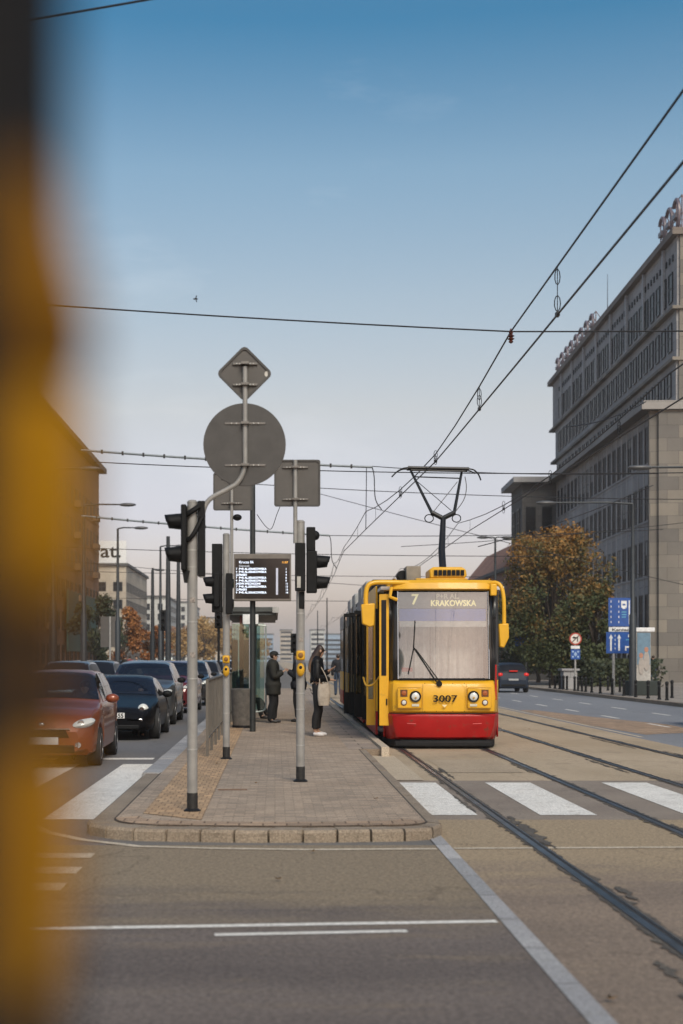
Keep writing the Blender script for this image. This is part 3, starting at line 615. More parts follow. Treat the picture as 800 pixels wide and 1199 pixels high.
def car(kind, label, loc, rz, paintm, group=None, lamp='long', plate='', rear=False, near=True, driver=False):
    c = CARS[kind]; t = thing('parked_car' if rear else 'car', label, 'car', loc, rz, group)
    CL = .2
    def arch(y):
        z = CL+(.06 if y < .15 or y > c['L']-.15 else 0)
        for wy in c['wheels']:
            q = (c['wr']+.05)**2-(y-wy)**2
            if q > 0: z = max(z, c['wr']+math.sqrt(q))
        return z
    def sec(y):
        wv = smooth_tab(c['plan'], y); top = smooth_tab(c['top'], y, .05); belt = min(c['belt']+.03*(y/c['L']), top-.005); zb = arch(y)
        g = top-belt; k = min(1, g/.45); wr = wv*(.93-.21*k)
        Z = lambda q: zb+(belt-zb)*q if zb < belt-.02 else belt-.02*(1-q)
        return [(0, zb), (wv*.88, zb), (wv*.97, Z(.07)), (wv, Z(.3)), (wv*1.0, Z(.62)), (wv*.985, Z(.85)), (wv*.955, Z(.97)), (wv*.93, belt+.003),
                (wv*.93+(wr-wv*.93)*.5, belt+g*.52), (wr, top-.045*k), (wr*.88, top-.002), (wr*.45, top+.018), (0, top+.024)]
    def P(y, u, s=1):
        p = sec(y); i = min(int(u), len(p)-2); f = u-i; return Vector((s*(p[i][0]+(p[i+1][0]-p[i][0])*f), y, p[i][1]+(p[i+1][1]-p[i][1])*f))
    ys = sorted(set([round(c['L']*i/70, 4) for i in range(71)]+[.01, .03, .06, .1, c['L']-.03, c['L']-.08])); rows = []
    for y in ys:
        p = sec(y); rows.append([(x, y, z) for x, z in p]+[(-x, y, z) for x, z in reversed(p[1:-1])]+[(p[0][0], y, p[0][1])])
    n = len(rows[0])-1; mb = MB(); m_ = n+1; fs = []
    for i in range(len(rows)-1):
        ym = (ys[i]+ys[i+1])/2
        for k in range(n):
            u_ = k if k < 12 else 23-k
            if near and u_ >= 9 and (c['ws'][0] < ym < c['ws'][1] or c['rs'][0] < ym < c['rs'][1]): continue
            if near and u_ in (7, 8) and any(a < ym < b for a, b in c['sides']): continue
            fs.append((i*m_+k, i*m_+k+1, (i+1)*m_+k+1, (i+1)*m_+k))
    mb.add([p for r in rows for p in r], fs)
    mb.add(rows[0][:n], [tuple(range(n))]); mb.add(rows[-1][:n], [tuple(range(n))])
    mb.build('body', paintm, t, sharp=28)
    def patch(y0, y1, u0, u1, s, name, m, ny=8, nu=5, off=.006, parent=None, both=False, full=False):
        rr = []
        for i in range(ny+1):
            y = y0+(y1-y0)*i/ny; row = []
            us = [u0+(u1-u0)*j/nu for j in range(nu+1)]
            seq = [(u, s) for u in us]
            if full: seq = [(u, 1) for u in us]+[(u, -1) for u in reversed(us[:-1])]
            for u, q in seq:
                p = P(y, u, q); e = .002
                du = P(y, min(u+.02, 11.99), q)-P(y, u-.02, q); dy = P(y+.02, u, q)-P(y-.02, u, q); nn = du.cross(dy)
                if nn.length > 1e-9: nn.normalize()
                if nn.x*q+nn.z*.6 < 0: nn = -nn
                row.append(tuple(p+nn*off))
            rr.append(row)
        return MB().grid(rr).build(name, m, parent or t)
    g2 = carglass if near else winglass; q9 = 8.98 if near else 9.2
    patch(c['ws'][0]-.03, c['ws'][1]+.03, q9, 12, 1, 'windscreen', g2, full=True, ny=8)
    patch(c['rs'][0]-.03, c['rs'][1]+.03, q9, 12, 1, 'rear_window', g2, full=True)
    for s in (-1, 1):
        for (a, b) in c['sides']: patch(a-.03, b+.03, 6.98 if near else 7.25, 9.0 if near else 8.85, s, 'side_window', g2)
        for wy in c['wheels']:
            X = s*(c['W']/2-.11); wr = c['wr']
            w_ = MB().lathe([(wr*.6, -.1), (wr*.96, -.1), (wr, -.07), (wr, .07), (wr*.96, .1), (wr*.62, .1)], (0, 0, 0), 24, 'x').build('wheel', rubber, t, loc=(X, wy, wr))
            r_ = MB(); r_.lathe([(.02, s*.06), (.07, s*.085), (.07, s*.02), (.0201, 0.)], (0, 0, 0), 12, 'x')
            r_.lathe([(wr*.66, s*.02), (wr*.66, s*.104), (wr*.58, s*.104), (wr*.58, s*.02)], (0, 0, 0), 24, 'x')
            for k in range(6):
                a = k*math.pi/3; Mx = Matrix.Rotation(a, 4, 'X'); r_.box(min(s*.03, s*.085), max(s*.03, s*.085), -.03, .03, .05, wr*.6, Mx)
            r_.build('rim', mat('rim_alloy', (.35, .35, .36), .3, .8), w_)
        mm = MB().ell((0, 0, 0), (.11, .08, .075)); mi = mm.build('wing_mirror', paintm if kind == 'hatch' else black, t, loc=(s*(c['W']/2+.08), c['ws'][0]+.42, c['belt']+.07))
        MB().box(-.06 if s > 0 else -.02, .02 if s > 0 else .06, -.01, .02, -.06, -.03).build('mirror_arm', black, mi)
        if not rear:
            hl = None
            if lamp == 'round': hl = MB().ell((0, 0, 0), (.115, .10, .115)); pos = (s*.60, .33, .63)
            else: hl = MB().ell((0, 0, 0), (.20, .15, .075), M=Matrix.Rotation(s*R(38), 3, 'Z') @ Matrix.Rotation(-s*R(14), 3, 'Y')); pos = (s*(c['plan'][1][1]-.05), .17, c['top'][2][1]-.10)
            h_ = hl.build('headlight', lens_w if lamp == 'round' or near else lens_w, t, loc=pos)
            MB().lathe([(.001, -.02), (.05, -.02), (.055, .0), (.001, .01)], (-s*.02, -.125 if lamp != 'round' else -.09, 0), 14, 'y').build('reflector', chrome, h_)
        rl_ = MB().ell((0, 0, 0), (.13, .07, .09)).build('tail_light', lens_r, t, loc=(s*(c['plan'][-1][1]-.02), c['L']-.1, c['belt']-.06))
    yf = -.012
    if not rear:
        if lamp == 'round':
            MB().box(-.62, -.30, .0, .06, .40, .45).box(.30, .62, .0, .06, .40, .45).build('daytime_light', chrome, t, bevel=.01)
            MB().box(-.55, .55, -.01, .03, .24, .33).build('air_intake', black, t, bevel=.02)
        else:
            zt = c['top'][0][1]; MB().prism([(-.42, zt-.05), (.42, zt-.05), (.36, zt+.07), (-.36, zt+.07)], -.012, .06, 'y').build('grille', black, t, bevel=.01)
            MB().box(-.43, .43, -.02, .03, zt+.072, zt+.09).build('grille_trim', chrome, t)
            MB().box(-.50, .50, -.014, .05, .24, .36).build('air_intake', black, t, bevel=.02)
            for s in (-1, 1): MB().lathe([(.001, -.03), (.045, -.03), (.05, .0), (.05, .05)], (s*.55, .03, .36), 12, 'y').build('fog_light', chrome, t)
        zp = .37 if lamp != 'round' else .46
        pl = MB().box(-.26, .26, -.03, -.014, zp, zp+.11).build('number_plate', white, t)
        if plate: text_mb(plate, .12, (-.24 if len(plate) > 5 else -.05, -.0305, zp+.012), width=.48 if len(plate) > 5 else .29, bold=.004).build('plate_number', black, pl)
        MB().ell((0, 0, 0), (.045, .012, .04)).build('badge', chrome, t, loc=(0, .045 if lamp != 'round' else .3, (c['top'][1][1] if lamp != 'round' else .67)))
    else:
        pl = MB().box(-.24, .24, c['L']+.004, c['L']+.02, .60, .69).build('number_plate', mat('plate_shade', (.35, .35, .34), .6), t)
        MB().box(-.6, .6, c['L']-.02, c['L']+.03, .30, .42).build('bumper', black, t, bevel=.02)
        MB().box(-.2, .2, c['L']-.12, c['L']-.03, 1.04, 1.09).build('brake_light', lens_r, t)
    if near:
        MB().box(-c['W']/2+.12, c['W']/2-.12, c['ws'][0]-.1, c['L']-.45, .30, c['belt']-.10).build('cabin_floor', mat('cabin_dark', (.012, .012, .013), .8), t)
        MB().tube([(-.36+.17*math.cos(q_), c['ws'][1]-.02, c['belt']-.0+.17*math.sin(q_)) for q_ in [k_*.5 for k_ in range(14)]], .014, 6).build('steering_wheel', black, t)
        MB().box(-.55, .55, c['ws'][1]+.25, c['ws'][1]+.75, .5, .95).build('seats', mat('car_seat', (.02, .018, .018), .8), t, bevel=.05)
        for s in (-.35, .35): MB().box(s-.12, s+.12, c['ws'][1]+.35, c['ws'][1]+.45, .97, 1.15).build('headrest', MATS['car_seat'], t, bevel=.04)
    return t
cp_red = mat('car_paint_orange_red', (.22, .050, .014), .30, .15, .04, 2, coat=.6); cp_blk = mat('car_paint_midnight', (.007, .007, .008), .25, .0, .1, 2, coat=.0, spec=.12)
cp_sil = mat('car_paint_steel_blue', (.12, .125, .132), .3, .4, .05, 2, coat=.5); cp_mar = mat('car_paint_maroon', (.12, .015, .018), .25, .2, .05, 2, coat=.7)
cp_drk = mat('car_paint_dark', (.02, .022, .026), .25, .3, .05, 2, coat=.7); cp_blu = mat('car_paint_light_blue', (.20, .25, .30), .3, .4, .05, 2, coat=.7)
cp_wht = mat('car_paint_white', (.55, .56, .57), .3, 0, .05, 2, coat=.6); cp_yel = mat('car_paint_yellow', (.65, .42, .03), .3, 0, .05, 2, coat=.6); cp_nav = mat('car_paint_navy', (.016, .024, .04), .5, 0, .05, 2, spec=.2)
def lab(s): return s
GR = 'cars queueing in the left carriageway'
car('hatch', 'orange red hatchback at the head of the queue beside the stop line', (-3.50, 21.3, .004), R(1), cp_red, GR)
car('coupe', 'dark blue sports coupe with round headlights behind the red hatchback', (-3.28, 28.6, .004), 0, cp_blk, GR, 'round', '48555')
car('suv', 'steel blue grey car waiting behind the dark coupe', (-3.40, 35.2, .004), 0, cp_sil, GR)
car('suv', 'maroon car behind the steel blue one at the left kerb lane', (-3.30, 43.0, .004), 0, cp_mar, GR)
car('suv', 'dark car close to the platform railing behind the maroon one', (-3.2, 50.0, .004), 0, cp_drk, GR)
car('suv', 'light blue car in the second lane beyond the red hatchback', (-6.25, 41.0, .004), 0, cp_blu, GR, near=False)
car('suv', 'pale grey car in the second lane next to the maroon car', (-6.3, 48.0, .004), 0, cp_sil, GR, near=False)
car('hatch', 'dark hatchback in the second lane behind the light blue car', (-6.2, 55.5, .004), 0, cp_nav, GR, near=False)
car('suv', 'white car further back near the orange trees', (-9.2, 66, .004), 0, cp_wht, GR, near=False)
for i, (x, y, m, k) in enumerate(((-3.1, 57.5, cp_sil, 'suv'), (-3.0, 65, cp_blu, 'suv'), (-6.2, 63, cp_drk, 'suv'), (-3.1, 73, cp_drk, 'hatch'), (-6.1, 72, cp_sil, 'suv'), (-3.0, 82, cp_wht, 'suv'), (-6.2, 84, cp_nav, 'hatch'), (-9.3, 80, cp_drk, 'suv'), (-3.1, 96, cp_drk, 'suv'))):
    car(k, ['silver car fifth in the lane beside the platform', 'pale blue car far back beside the platform railing', 'black car far back in the second lane', 'dark hatchback far down the lane beside the platform', 'distant grey car in the second lane', 'distant white car beside the shelter', 'distant navy hatchback in the second lane', 'distant black car in the outer lane by the lamp posts', 'last dark car visible at the end of the queue'][i], (x, y, .004), 0, m, GR, near=False)
vy = car('suv', 'bright yellow taxi with a roof lamp far down the queue', (-8.3, 108, .004), 0, cp_yel, GR, near=False)
MB().box(-.35, .35, 2.3, 2.5, 1.6, 1.78).build('roof_lamp', mat('taxi_lamp', (.75, .85, .95), .3), vy, bevel=.03)
car('hatch', 'black parked car at the far left sidewalk under the dark trees', (-11.6, 92, .004), 0, cp_drk, near=False)
rc = car('hatch', 'dark blue rounded car driving away with glowing red tail lights right of the tram', (11.75, 74, .008), math.pi, cp_nav, rear=True, near=False)
car('suv', 'black car entering at the right edge of the picture', (11.28, 36.3, .008), math.pi, cp_drk, rear=True, near=False)

# ------------------------------------------------------------------ signal poles and signs
def signpole(name, label, x, y, r, ztop, band=.19):
    t = thing(name, label, 'pole', (x, y, PLAT))
    MB().tube([(0, 0, 0), (0, 0, ztop-PLAT)], r, 20).build('pole_shaft', pole_paint, t)
    MB().tube([(0, 0, .008), (0, 0, band)], r+.003, 20).build('base_wrap', mat('base_wrap', (.014, .013, .012), .6, 0, .3, 20, dirt=((.16, .14, .12), 18, .6)), t)
    MB().lathe([(r*1.7, 0), (r*1.7, .012), (r*1.2, .03), (r*1.05, .03)], (0, 0, 0), 20).build('base_flange', blackm, t)
    MB().lathe([(r*1.04, 0), (r*1.04, .012), (r*.7, .03), (.003, .035)], (0, 0, ztop-PLAT), 20).build('pole_cap', pole_paint, t)
    return t
def bands(t, r, zs):
    for z in zs: MB().tube([(0, 0, z), (0, 0, z+.012)], r+.003, 20).build('clamp_band', steel, t)
def signal_head(parent, x, z, h, n, s, w_=.13, y=0., dep=.2, vis=.16):
    """signal with n lenses facing s (+1 right / -1 left), seen from the side"""
    hd = MB().box(min(x, x+s*w_), max(x, x+s*w_), y-dep/2, y+dep/2, z, z+h).build('signal_head', black, parent, bevel=.012)
    for k in range(n):
        zc = z+h*(k+.5)/n; xs = x+s*w_
        mb = MB(); rr = .086; rows = []
        for i in range(5):
            u = i/4; row = []
            for j in range(25):
                a = 2*math.pi*j/24; Lq = vis*(1-.22*(.5-.5*math.sin(a))); q = 1-.06*u
                row.append((xs+s*(u*Lq-.03), y+rr*math.cos(a)*q, zc+rr*math.sin(a)*q-(.012*u if math.sin(a) > 0 else -.012*u)))
            rows.append(row)
        mb.grid(rows).build('visor', black, hd, solid=.006)
        MB().ell((0, 0, 0), (.02, .075, .075)).build('lens', mat('dark_signal_lens', (.06, .012, .01) if k else (.012, .04, .03), .15), hd, loc=(xs+s*.005, y, zc))
    return hd
def bracket_pipe(parent, pts, r, name='sign_pipe'): return MB().tube(pts, r, 12).build(name, pole_paint, parent)
def curve_pts(ps, n=8):
    out = []; P_ = [Vector(p) for p in ps]; P_ = [P_[0]]+P_+[P_[-1]]
    for i in range(1, len(P_)-2):
        for k in range(n):
            t = k/n; a, b, c, d = P_[i-1:i+3]; out.append(.5*((2*b)+(c-a)*t+(2*a-5*b+4*c-d)*t*t+(3*b-a-3*c+d)*t**3))
    out.append(P_[-2]); return out
def clamps(parent, x, y, zs, half):
    for z in zs:
        b = MB().box(x-half, x+half, y-.022, y-.004, z-.010, z+.012); b.box(x-.04, x+.04, y-.085, y-.02, z-.014, z+.014); b.build('clamp_bar', mat('clamp_metal', (.16, .15, .14), .4, .6), parent, bevel=.003)
        q = MB()
        for s in (-1, 1):
            for o in (.42, .66): q.lathe([(.008, -.035), (.008, 0)], (x+s*half*o, y-.0, z), 6, 'y')
        q.build('bolts', steel, parent)
def round_sign(parent, x, y, z, r):
    p = MB().lathe([(r-.004, 0), (r, .006), (r, .02), (r-.004, .024)], (x, y, z), 56, 'y').build('sign_plate', signback, parent)
    MB().lathe([(r-.012, -.014), (r+.003, -.014), (r+.003, .026), (r-.012, .026)], (x, y, z), 56, 'y').build('sign_rim', signrim, p)
    return p
def poly_sign(parent, x, y, z, wd, ht, cr_=.05, rot=0.):
    pts = []
    for (sx, sz, a0) in ((1, 1, 0), (-1, 1, 90), (-1, -1, 180), (1, -1, 270)):
        for k in range(6):
            a = R(a0+90*k/5); px, pz = sx*(wd/2-cr_)+cr_*math.cos(a), sz*(ht/2-cr_)+cr_*math.sin(a); c, s_ = math.cos(rot), math.sin(rot)
            pts.append((x+px*c-pz*s_, z+px*s_+pz*c))
    p = MB().prism(pts, y, y+.02, 'y').build('sign_plate', signback, parent, smooth=False)
    ring = MB(); n = len(pts); k = 1-.022/(wd/2)
    inn = [(x+(a-x)*k, z+(b-z)*k) for a, b in pts]
    for i in range(n):
        j = (i+1) % n; ring.add([(pts[i][0], y-.013, pts[i][1]), (pts[j][0], y-.013, pts[j][1]), (inn[j][0], y-.013, inn[j][1]), (inn[i][0], y-.013, inn[i][1]),
                                 (pts[i][0], y+.0, pts[i][1]), (pts[j][0], y, pts[j][1]), (inn[j][0], y-.001, inn[j][1]), (inn[i][0], y-.001, inn[i][1])],
                                [(0, 1, 2, 3), (0, 4, 5, 1), (3, 2, 6, 7)])
    ring.build('sign_rim', signrim, p, smooth=False); return p
def button_unit(parent, z, r, y=0.):
    m1 = MB().box(-.055, .055, -r-.075, -r+.02, z+.14, z+.26).build('button_box', btnyellow, parent, bevel=.02)
    MB().lathe([(.001, -.018), (.024, -.014), (.032, -.004), (.032, .0)], (.0, -r-.076, z+.20), 16, 'y').build('press_button', mat('button_red_dark', (.22, .10, .02), .35), m1)
    MB().tube([(0, 0, z+.11), (0, 0, z+.145)], r+.004, 20).build('button_strap', steel, parent)
    m2 = MB().ell((0, 0, 0), (.052, .05, .085)).build('sounder', btnyellow, parent, loc=(0, -r-.02, z+.02))
    MB().ell((0, 0, 0), (.02, .008, .022)).build('sounder_grille', black, m2, loc=(0, -.048, .03))

sA = signpole('signal_pole', 'thick grey signal pole nearest the rounded kerb nose, carrying the big round sign', -.83, 14.3, .052, 3.22)
bands(sA, .052, (.62, 1.33, 1.9, 2.45, 2.62))
signal_head(sA, -.055, 2.42, .66, 2, -1, .055, vis=.20)
MB().prism([(-.10, 2.42), (-.02, 2.42), (-.05, 2.30), (-.08, 2.30)], -.05, .05, 'y').build('head_bracket', black, sA)
MB().box(.055, .13, -.05, .05, 2.36, 3.12).build('mounting_box', black, sA, bevel=.01)
MB().tube(curve_pts([(-.1, -.03, 2.95), (-.02, -.075, 3.0), (.07, -.06, 3.06)], 5), .028, 8).tube(curve_pts([(-.09, -.03, 2.72), (.0, -.075, 2.76), (.10, -.05, 2.95)], 5), .024, 8).build('cable_bundle', black, sA)
pp = curve_pts([(.10, -.02, 2.35), (.10, -.02, 2.75), (.105, -.02, 2.98), (.17, -.02, 3.13), (.36, -.02, 3.24), (.46, -.02, 3.31), (.525, -.02, 3.46), (.53, -.02, 3.75), (.53, -.02, 4.47)], 8)
bracket_pipe(sA, pp, .025)
rs = round_sign(sA, .525, .012, 3.69, .412); clamps(rs, .53, .012, (3.90, 3.48), .205)
ds = poly_sign(sA, .525, .012, 4.405, .405, .405, .05, math.pi/4); clamps(ds, .53, .012, (4.50, 4.29), .125)
stk = mat('sticker', (.55, .52, .47), .5); stk2 = mat('sticker_print', (.12, .11, .10), .6)
MB().lathe([(.030, -.003), (.030, 0)], (.755, .010, 4.40), 20, 'y').build('round_sticker', stk, ds)
q = MB().lathe([(.034, -.003), (.034, 0)], (.885, .010, 3.665), 20, 'y').build('round_sticker', stk, rs)
MB().box(.867, .903, .003, .0065, 3.657, 3.665).box(.885, .893, .003, .0062, 3.645, 3.685).tube([(.885+.024*math.cos(k*.6), .005, 3.665+.024*math.sin(k*.6)) for k in range(11)], .002, 4).build('sticker_mark', stk2, q)

sB = signpole('signal_pole', 'grey signal pole by the railing with yellow button units, carrying the smaller square sign', -.745, 21.8, .053, 3.55)
bands(sB, .053, (.7, 2.2, 2.6))
signal_head(sB, -.10, 2.33, .52, 2, -1, .09, vis=.20); MB().box(-.22, -.06, -.04, .10, 2.25, 3.30).build('back_board', black, sB, bevel=.01)
signal_head(sB, .0, 2.22, .62, 2, 1, .10, -.1, .18, .05)
bracket_pipe(sB, [(.085, -.03, 2.75), (.085, -.03, 4.55)], .024)
s1 = poly_sign(sB, .10, .0, 4.10, .60, .575, .03); clamps(s1, .085, .0, (4.30, 3.92), .16)
MB().ell((0, 0, 0), (.07, .09, .05)).build('camera_unit', black, sB, loc=(.17, -.05, 3.70)); MB().tube([(.085, -.03, 3.70), (.17, -.05, 3.70)], .015, 6).build('camera_arm', black, sB)
button_unit(sB, 1.33, .053)
sC = signpole('signal_pole', 'grey signal pole mid platform with yellow button units, in front of the second man', .32, 17.8, .053, 3.36)
bands(sC, .053, (.45, .9, 1.1, 2.1))
hC = signal_head(sC, .075, 2.36, .52, 2, 1, .13, -.02, .2, .20); MB().box(.075, .185, -.08, .10, 2.881, 3.18).build('upper_housing', black, hC, bevel=.01); MB().ell((0, 0, 0), (.05, .05, .06)).build('beacon', black, hC, loc=(.19, 0, 3.08)); MB().box(-.07, .06, -.13, -.055, 2.38, 2.98).build('mounting_box', black, sC, bevel=.01)
MB().box(-.045, -.0, -.135, -.132, 2.42, 2.56).build('paper_sticker', mat('paper_sticker', (.42, .40, .36), .6), sC)
MB().box(-.02, .05, -.06, .06, 2.16, 2.37).build('head_bracket', black, sC, bevel=.01)
bracket_pipe(sC, [(-.065, -.03, 2.98), (-.065, -.03, 4.02)], .026)
s2 = poly_sign(sC, -.04, .0, 3.735, .578, .585, .03); clamps(s2, -.065, .0, (3.93, 3.53), .16)
button_unit(sC, 1.38, .053)
# short graffiti-like wear stickers on the shafts
for t_, z, r in ((sA, 1.55, .053), (sA, 2.1, .053), (sC, 1.75, .054)): MB().box(-.02, .03, -r-.001, -r+.02, z, z+.05).build('torn_sticker', mat('torn_sticker', (.3, .26, .23), .8, 0, .4, 60), t_)

# near pole with yellow button units right beside the photographer (far out of focus)
nf_m = mat('near_pole_dark', (.018, .016, .015), .8, 0, .15, 8, spec=.2); ny_m = mat('near_button_amber', (.40, .19, .0005), .8, 0, .15, 9, col2=(.30, .13, .0005), spec=.12)
np_ = thing('crossing_button_pole', 'dark pole with a big amber yellow button box at the left edge beside the photographer', 'pole', (-.1622, .39, 0))
MB().tube([(0, 0, 0), (0, 0, 3.3)], .1055, 32).build('pole_shaft', nf_m, np_)
MB().lathe([(.17, 0), (.17, .02), (.11, .05)], (0, 0, 0), 24).build('base_flange', nf_m, np_)
nd_m = mat('near_cap_amber', (.24, .105, .002), .8, 0, .2, 14, col2=(.15, .062, .001), spec=.12)
MB().prism([(-.10, 1.7265), (.111, 1.7265), (.112, 1.745), (.106, 1.768), (.090, 1.788), (.06, 1.797), (-.10, 1.797)], -.04, .015, 'y').build('box_cap', nd_m, np_, bevel=.006)
MB().box(-.10, .108, -.035, .014, 1.7205, 1.726).build('box_seam', mat('near_joint_brown', (.17, .072, .003), .8, spec=.12), np_)
MB().prism([(-.10, 1.661), (.106, 1.661), (.110, 1.68), (.111, 1.72), (-.10, 1.72)], -.04, .015, 'y').build('button_box', ny_m, np_, bevel=.008)
MB().box(-.10, .104, -.03, .014, 1.630, 1.6605).build('joint_plate', MATS['near_joint_brown'], np_, bevel=.004)
MB().prism([(-.10, 1.548), (.086, 1.548), (.104, 1.562), (.108, 1.60), (.106, 1.6295), (-.10, 1.6295)], -.04, .015, 'y').build('sounder_box', ny_m, np_, bevel=.008)

# ------------------------------------------------------------------ platform furniture
rg = thing('railing', 'low grey metal railing with thin bars along the traffic side of the platform', 'railing', (-1.06, 22.3, PLAT))
for k in range(9): MB().box(-.022, .022, k*1.55-.022, k*1.55+.022, 0, 1.20).build('railing_post', mat('railing_grey', (.14, .125, .105), .5, .3), rg, smooth=False)
MB().tube([(0, 0, 1.20), (0, 12.4, 1.20)], .022, 8).tube([(0, 0, .28), (0, 12.4, .28)], .016, 8).build('top_rail', MATS['railing_grey'], rg)
mb = MB()
for k in range(100):
    if k % 12: mb.box(-.007, .007, k*.124+.05, k*.124+.064, .28, 1.19)
mb.build('railing_bars', MATS['railing_grey'], rg, smooth=False)
lb_ = thing('litter_bin', 'round concrete litter bin standing in front of the shelter', 'bin', (-.72, 31.8, PLAT))
MB().lathe([(.20, 0), (.22, .02), (.245, .35), (.262, .86), (.24, .88), (.225, .86), (.20, .3)], (0, 0, 0), 28).build('bin_body', mat('bin_concrete', (.13, .115, .10), .85, 0, .2, 8, bump=.3, dirt=((.05, .045, .04), 10, .62)), lb_)
MB().lathe([(.205, 0), (.235, .0), (.235, .06), (.21, .06)], (0, 0, .0), 28).build('bin_base', blackm, lb_)
db = thing('departure_board', 'electronic departure board with white rows on black, on a post on the platform', 'display board', (-.45, 30, PLAT))
MB().tube([(-.02, .12, 0), (-.02, .12, 6.1)], [.065, .055], 14).build('post', mat('dark_green_post', (.028, .032, .032), .5, .2), db)
zb, zt_ = wz(704, 30)-PLAT, wz(649, 30)-PLAT; x0, x1 = wx(274, 30)+.45, wx(341, 30)+.45
MB().box(x0, x1, -.14, .02, zb, zt_).build('casing', mat('display_case', (.16, .14, .12), .5, .1), db, bevel=.012)
sc_ = MB().box(x0+.03, x1-.03, -.146, -.139, zb+.05, zt_-.10).build('screen', mat('screen_black', (.010, .010, .011), .15), db, smooth=False)
tw = mat('screen_text', (.62, .70, .85), .5, emit=.55); to = mat('screen_text_orange', (.75, .35, .05), .5, emit=.5)
text_mb('Krucza 06', .075, (x0+.11, -.147, zt_-.20), bold=.001).build('display_text', tw, sc_); text_mb('11:07', .06, (x1-.20, -.147, zt_-.20), bold=.001).build('display_clock', to, sc_)
for k, s_ in enumerate(('Kierunek', 'P+R AL.KRAKOWSKA', 'P+R AL.KRAKOWSKA', 'PIASKI', 'P+R AL.KRAKOWSKA', 'P+R AL.KRAKOWSKA', 'DW.WSCHODNI', 'P+R AL.KRAKOWSKA', 'PIASKI', 'P+R AL.KRAKOWSKA')):
    z = zt_-.275-k*.062
    text_mb(s_, .06, (x0+.11, -.1475, z), bold=.0022).build('display_text', tw if k else mat('screen_text_dim', (.3, .33, .38), .5, emit=.2), sc_)
    if k: text_mb(('7', '9', '22', '7', '9', '24', '7', '22', '9')[k-1], .058, (x0+.045, -.1475, z), bold=.001).build('display_line_number', tw, sc_); text_mb(str((1, 3, 4, 8, 9, 11, 13, 15, 18)[k-1]), .055, (x1-.12, -.1475, z), bold=.001).build('display_minutes', tw, sc_)
MB().box(x1-.32, x1-.275, -.149, -.1465, zt_-.86, zt_-.30).build('display_bar', mat('screen_grey', (.35, .36, .42), .5, emit=.3), sc_)
MB().tube(curve_pts([(.07, .12, 4.6), (.25, .1, 4.35), (.38, .1, 4.30), (.5, .1, 4.62), (.62, .1, 4.9)], 6), .008, 6).build('cable', black, db)
# shelter
SY = 34.6; SX = -.56
sh = thing('tram_shelter', 'glass tram stop shelter with a flat dark roof behind the litter bin', 'shelter', (SX, SY, PLAT))
MB().box(-.72, .64, -.1, 7.2, 2.68, 2.80).box(-.66, .58, -.04, 7.14, 2.60, 2.678).build('shelter_roof', mat('shelter_roof', (.07, .075, .07), .5, .2), sh, bevel=.01)
MB().box(.50, .66, -.12, -.10, 2.66, 2.80).build('roof_end_cap', steel, sh)
MB().box(-.22, .16, -.16, 0, 2.38, 2.62).build('roof_bracket', white, sh, bevel=.01)
MB().box(-.07, .03, -.05, .05, 0, 2.40).build('front_post', mat('shelter_post', (.36, .37, .38), .4, .4), sh, bevel=.01)
MB().box(-.30, -.2, .1, .2, 0, 2.6).build('red_post', mat('rust_red_post', (.10, .02, .015), .6), sh)
for yy in (2.3, 4.7, 7.0): MB().box(-.07, .03, yy-.05, yy+.05, 0, 2.60).build('post', MATS['shelter_post'], sh)
for a in range(3): MB().box(-.50, -.49, .15+a*2.35, 2.35+a*2.35, .25, 2.45).build('glass_panel', shelterglass, sh, smooth=False)
MB().box(-.48, .30, .0, .012, .3, 2.4).build('end_glass', shelterglass, sh, smooth=False)
MB().tube(curve_pts([(.34, -.02, 2.35), (.34, -.02, 1.2), (.34, -.02, .45), (.30, -.02, .30), (.18, -.02, .26), (-.02, -.02, .24)], 6), .02, 8).tube([(.34, -.02, 2.35), (.0, -.02, 2.37)], .018, 8).build('glass_frame', mat('frame_pale_green', (.38, .42, .39), .4, .3), sh)
MB().box(-.40, .02, .8, 3.6, .42, .47).box(-.36, -.30, 1.0, 1.06, 0, .42).box(-.36, -.30, 3.3, 3.36, 0, .42).build('bench', mat('bench_dark', (.03, .03, .03), .5), sh)
MB().box(-.47, .0, 6.6, 6.7, .6, 2.1).build('poster_case', mat('poster_teal', (.04, .09, .09), .4), sh)
# small loudspeaker / signal bits seen between the poles
def small_signal(label, x, y, z, h, base=0.):
    t = thing('traffic_light', label, 'traffic light', (x, y, base))
    MB().tube([(0, 0, 0), (0, 0, z)], .06, 10).build('pole_shaft', blackm, t)
    MB().box(-.17, .17, -.14, .14, z, z+h).build('signal_head', black, t, bevel=.02)
    for k in range(3): MB().lathe([(.09, -.02), (.11, -.12), (.09, -.12), (.08, -.02)], (0, -.14, z+h*(k+.5)/3), 12, 'y').build('visor', black, t)
    return t
small_signal('distant traffic light left of the shelter, the higher of the two', -2.45, 62, 3.0, .95)
small_signal('distant traffic light left of the shelter, the lower one beside the grey post', -2.2, 78, 2.6, .9)
small_signal('small dark traffic light standing between the two waiting men', .95, 70, 1.85, .95, PLAT)
small_signal('dark traffic light hanging by the lamp posts on the left', -6.9, 88, 3.4, 1.3)
gp = thing('grey_road_sign', 'back of a grey rectangular road sign by the orange tree on the left', 'road sign', (-10.2, 88, 0))
MB().tube([(0, 0, 0), (0, 0, 4.3)], .06, 8).build('pole_shaft', steel, gp); MB().box(-.6, .6, .07, .1, 2.4, 4.3).build('sign_plate', signback, gp)

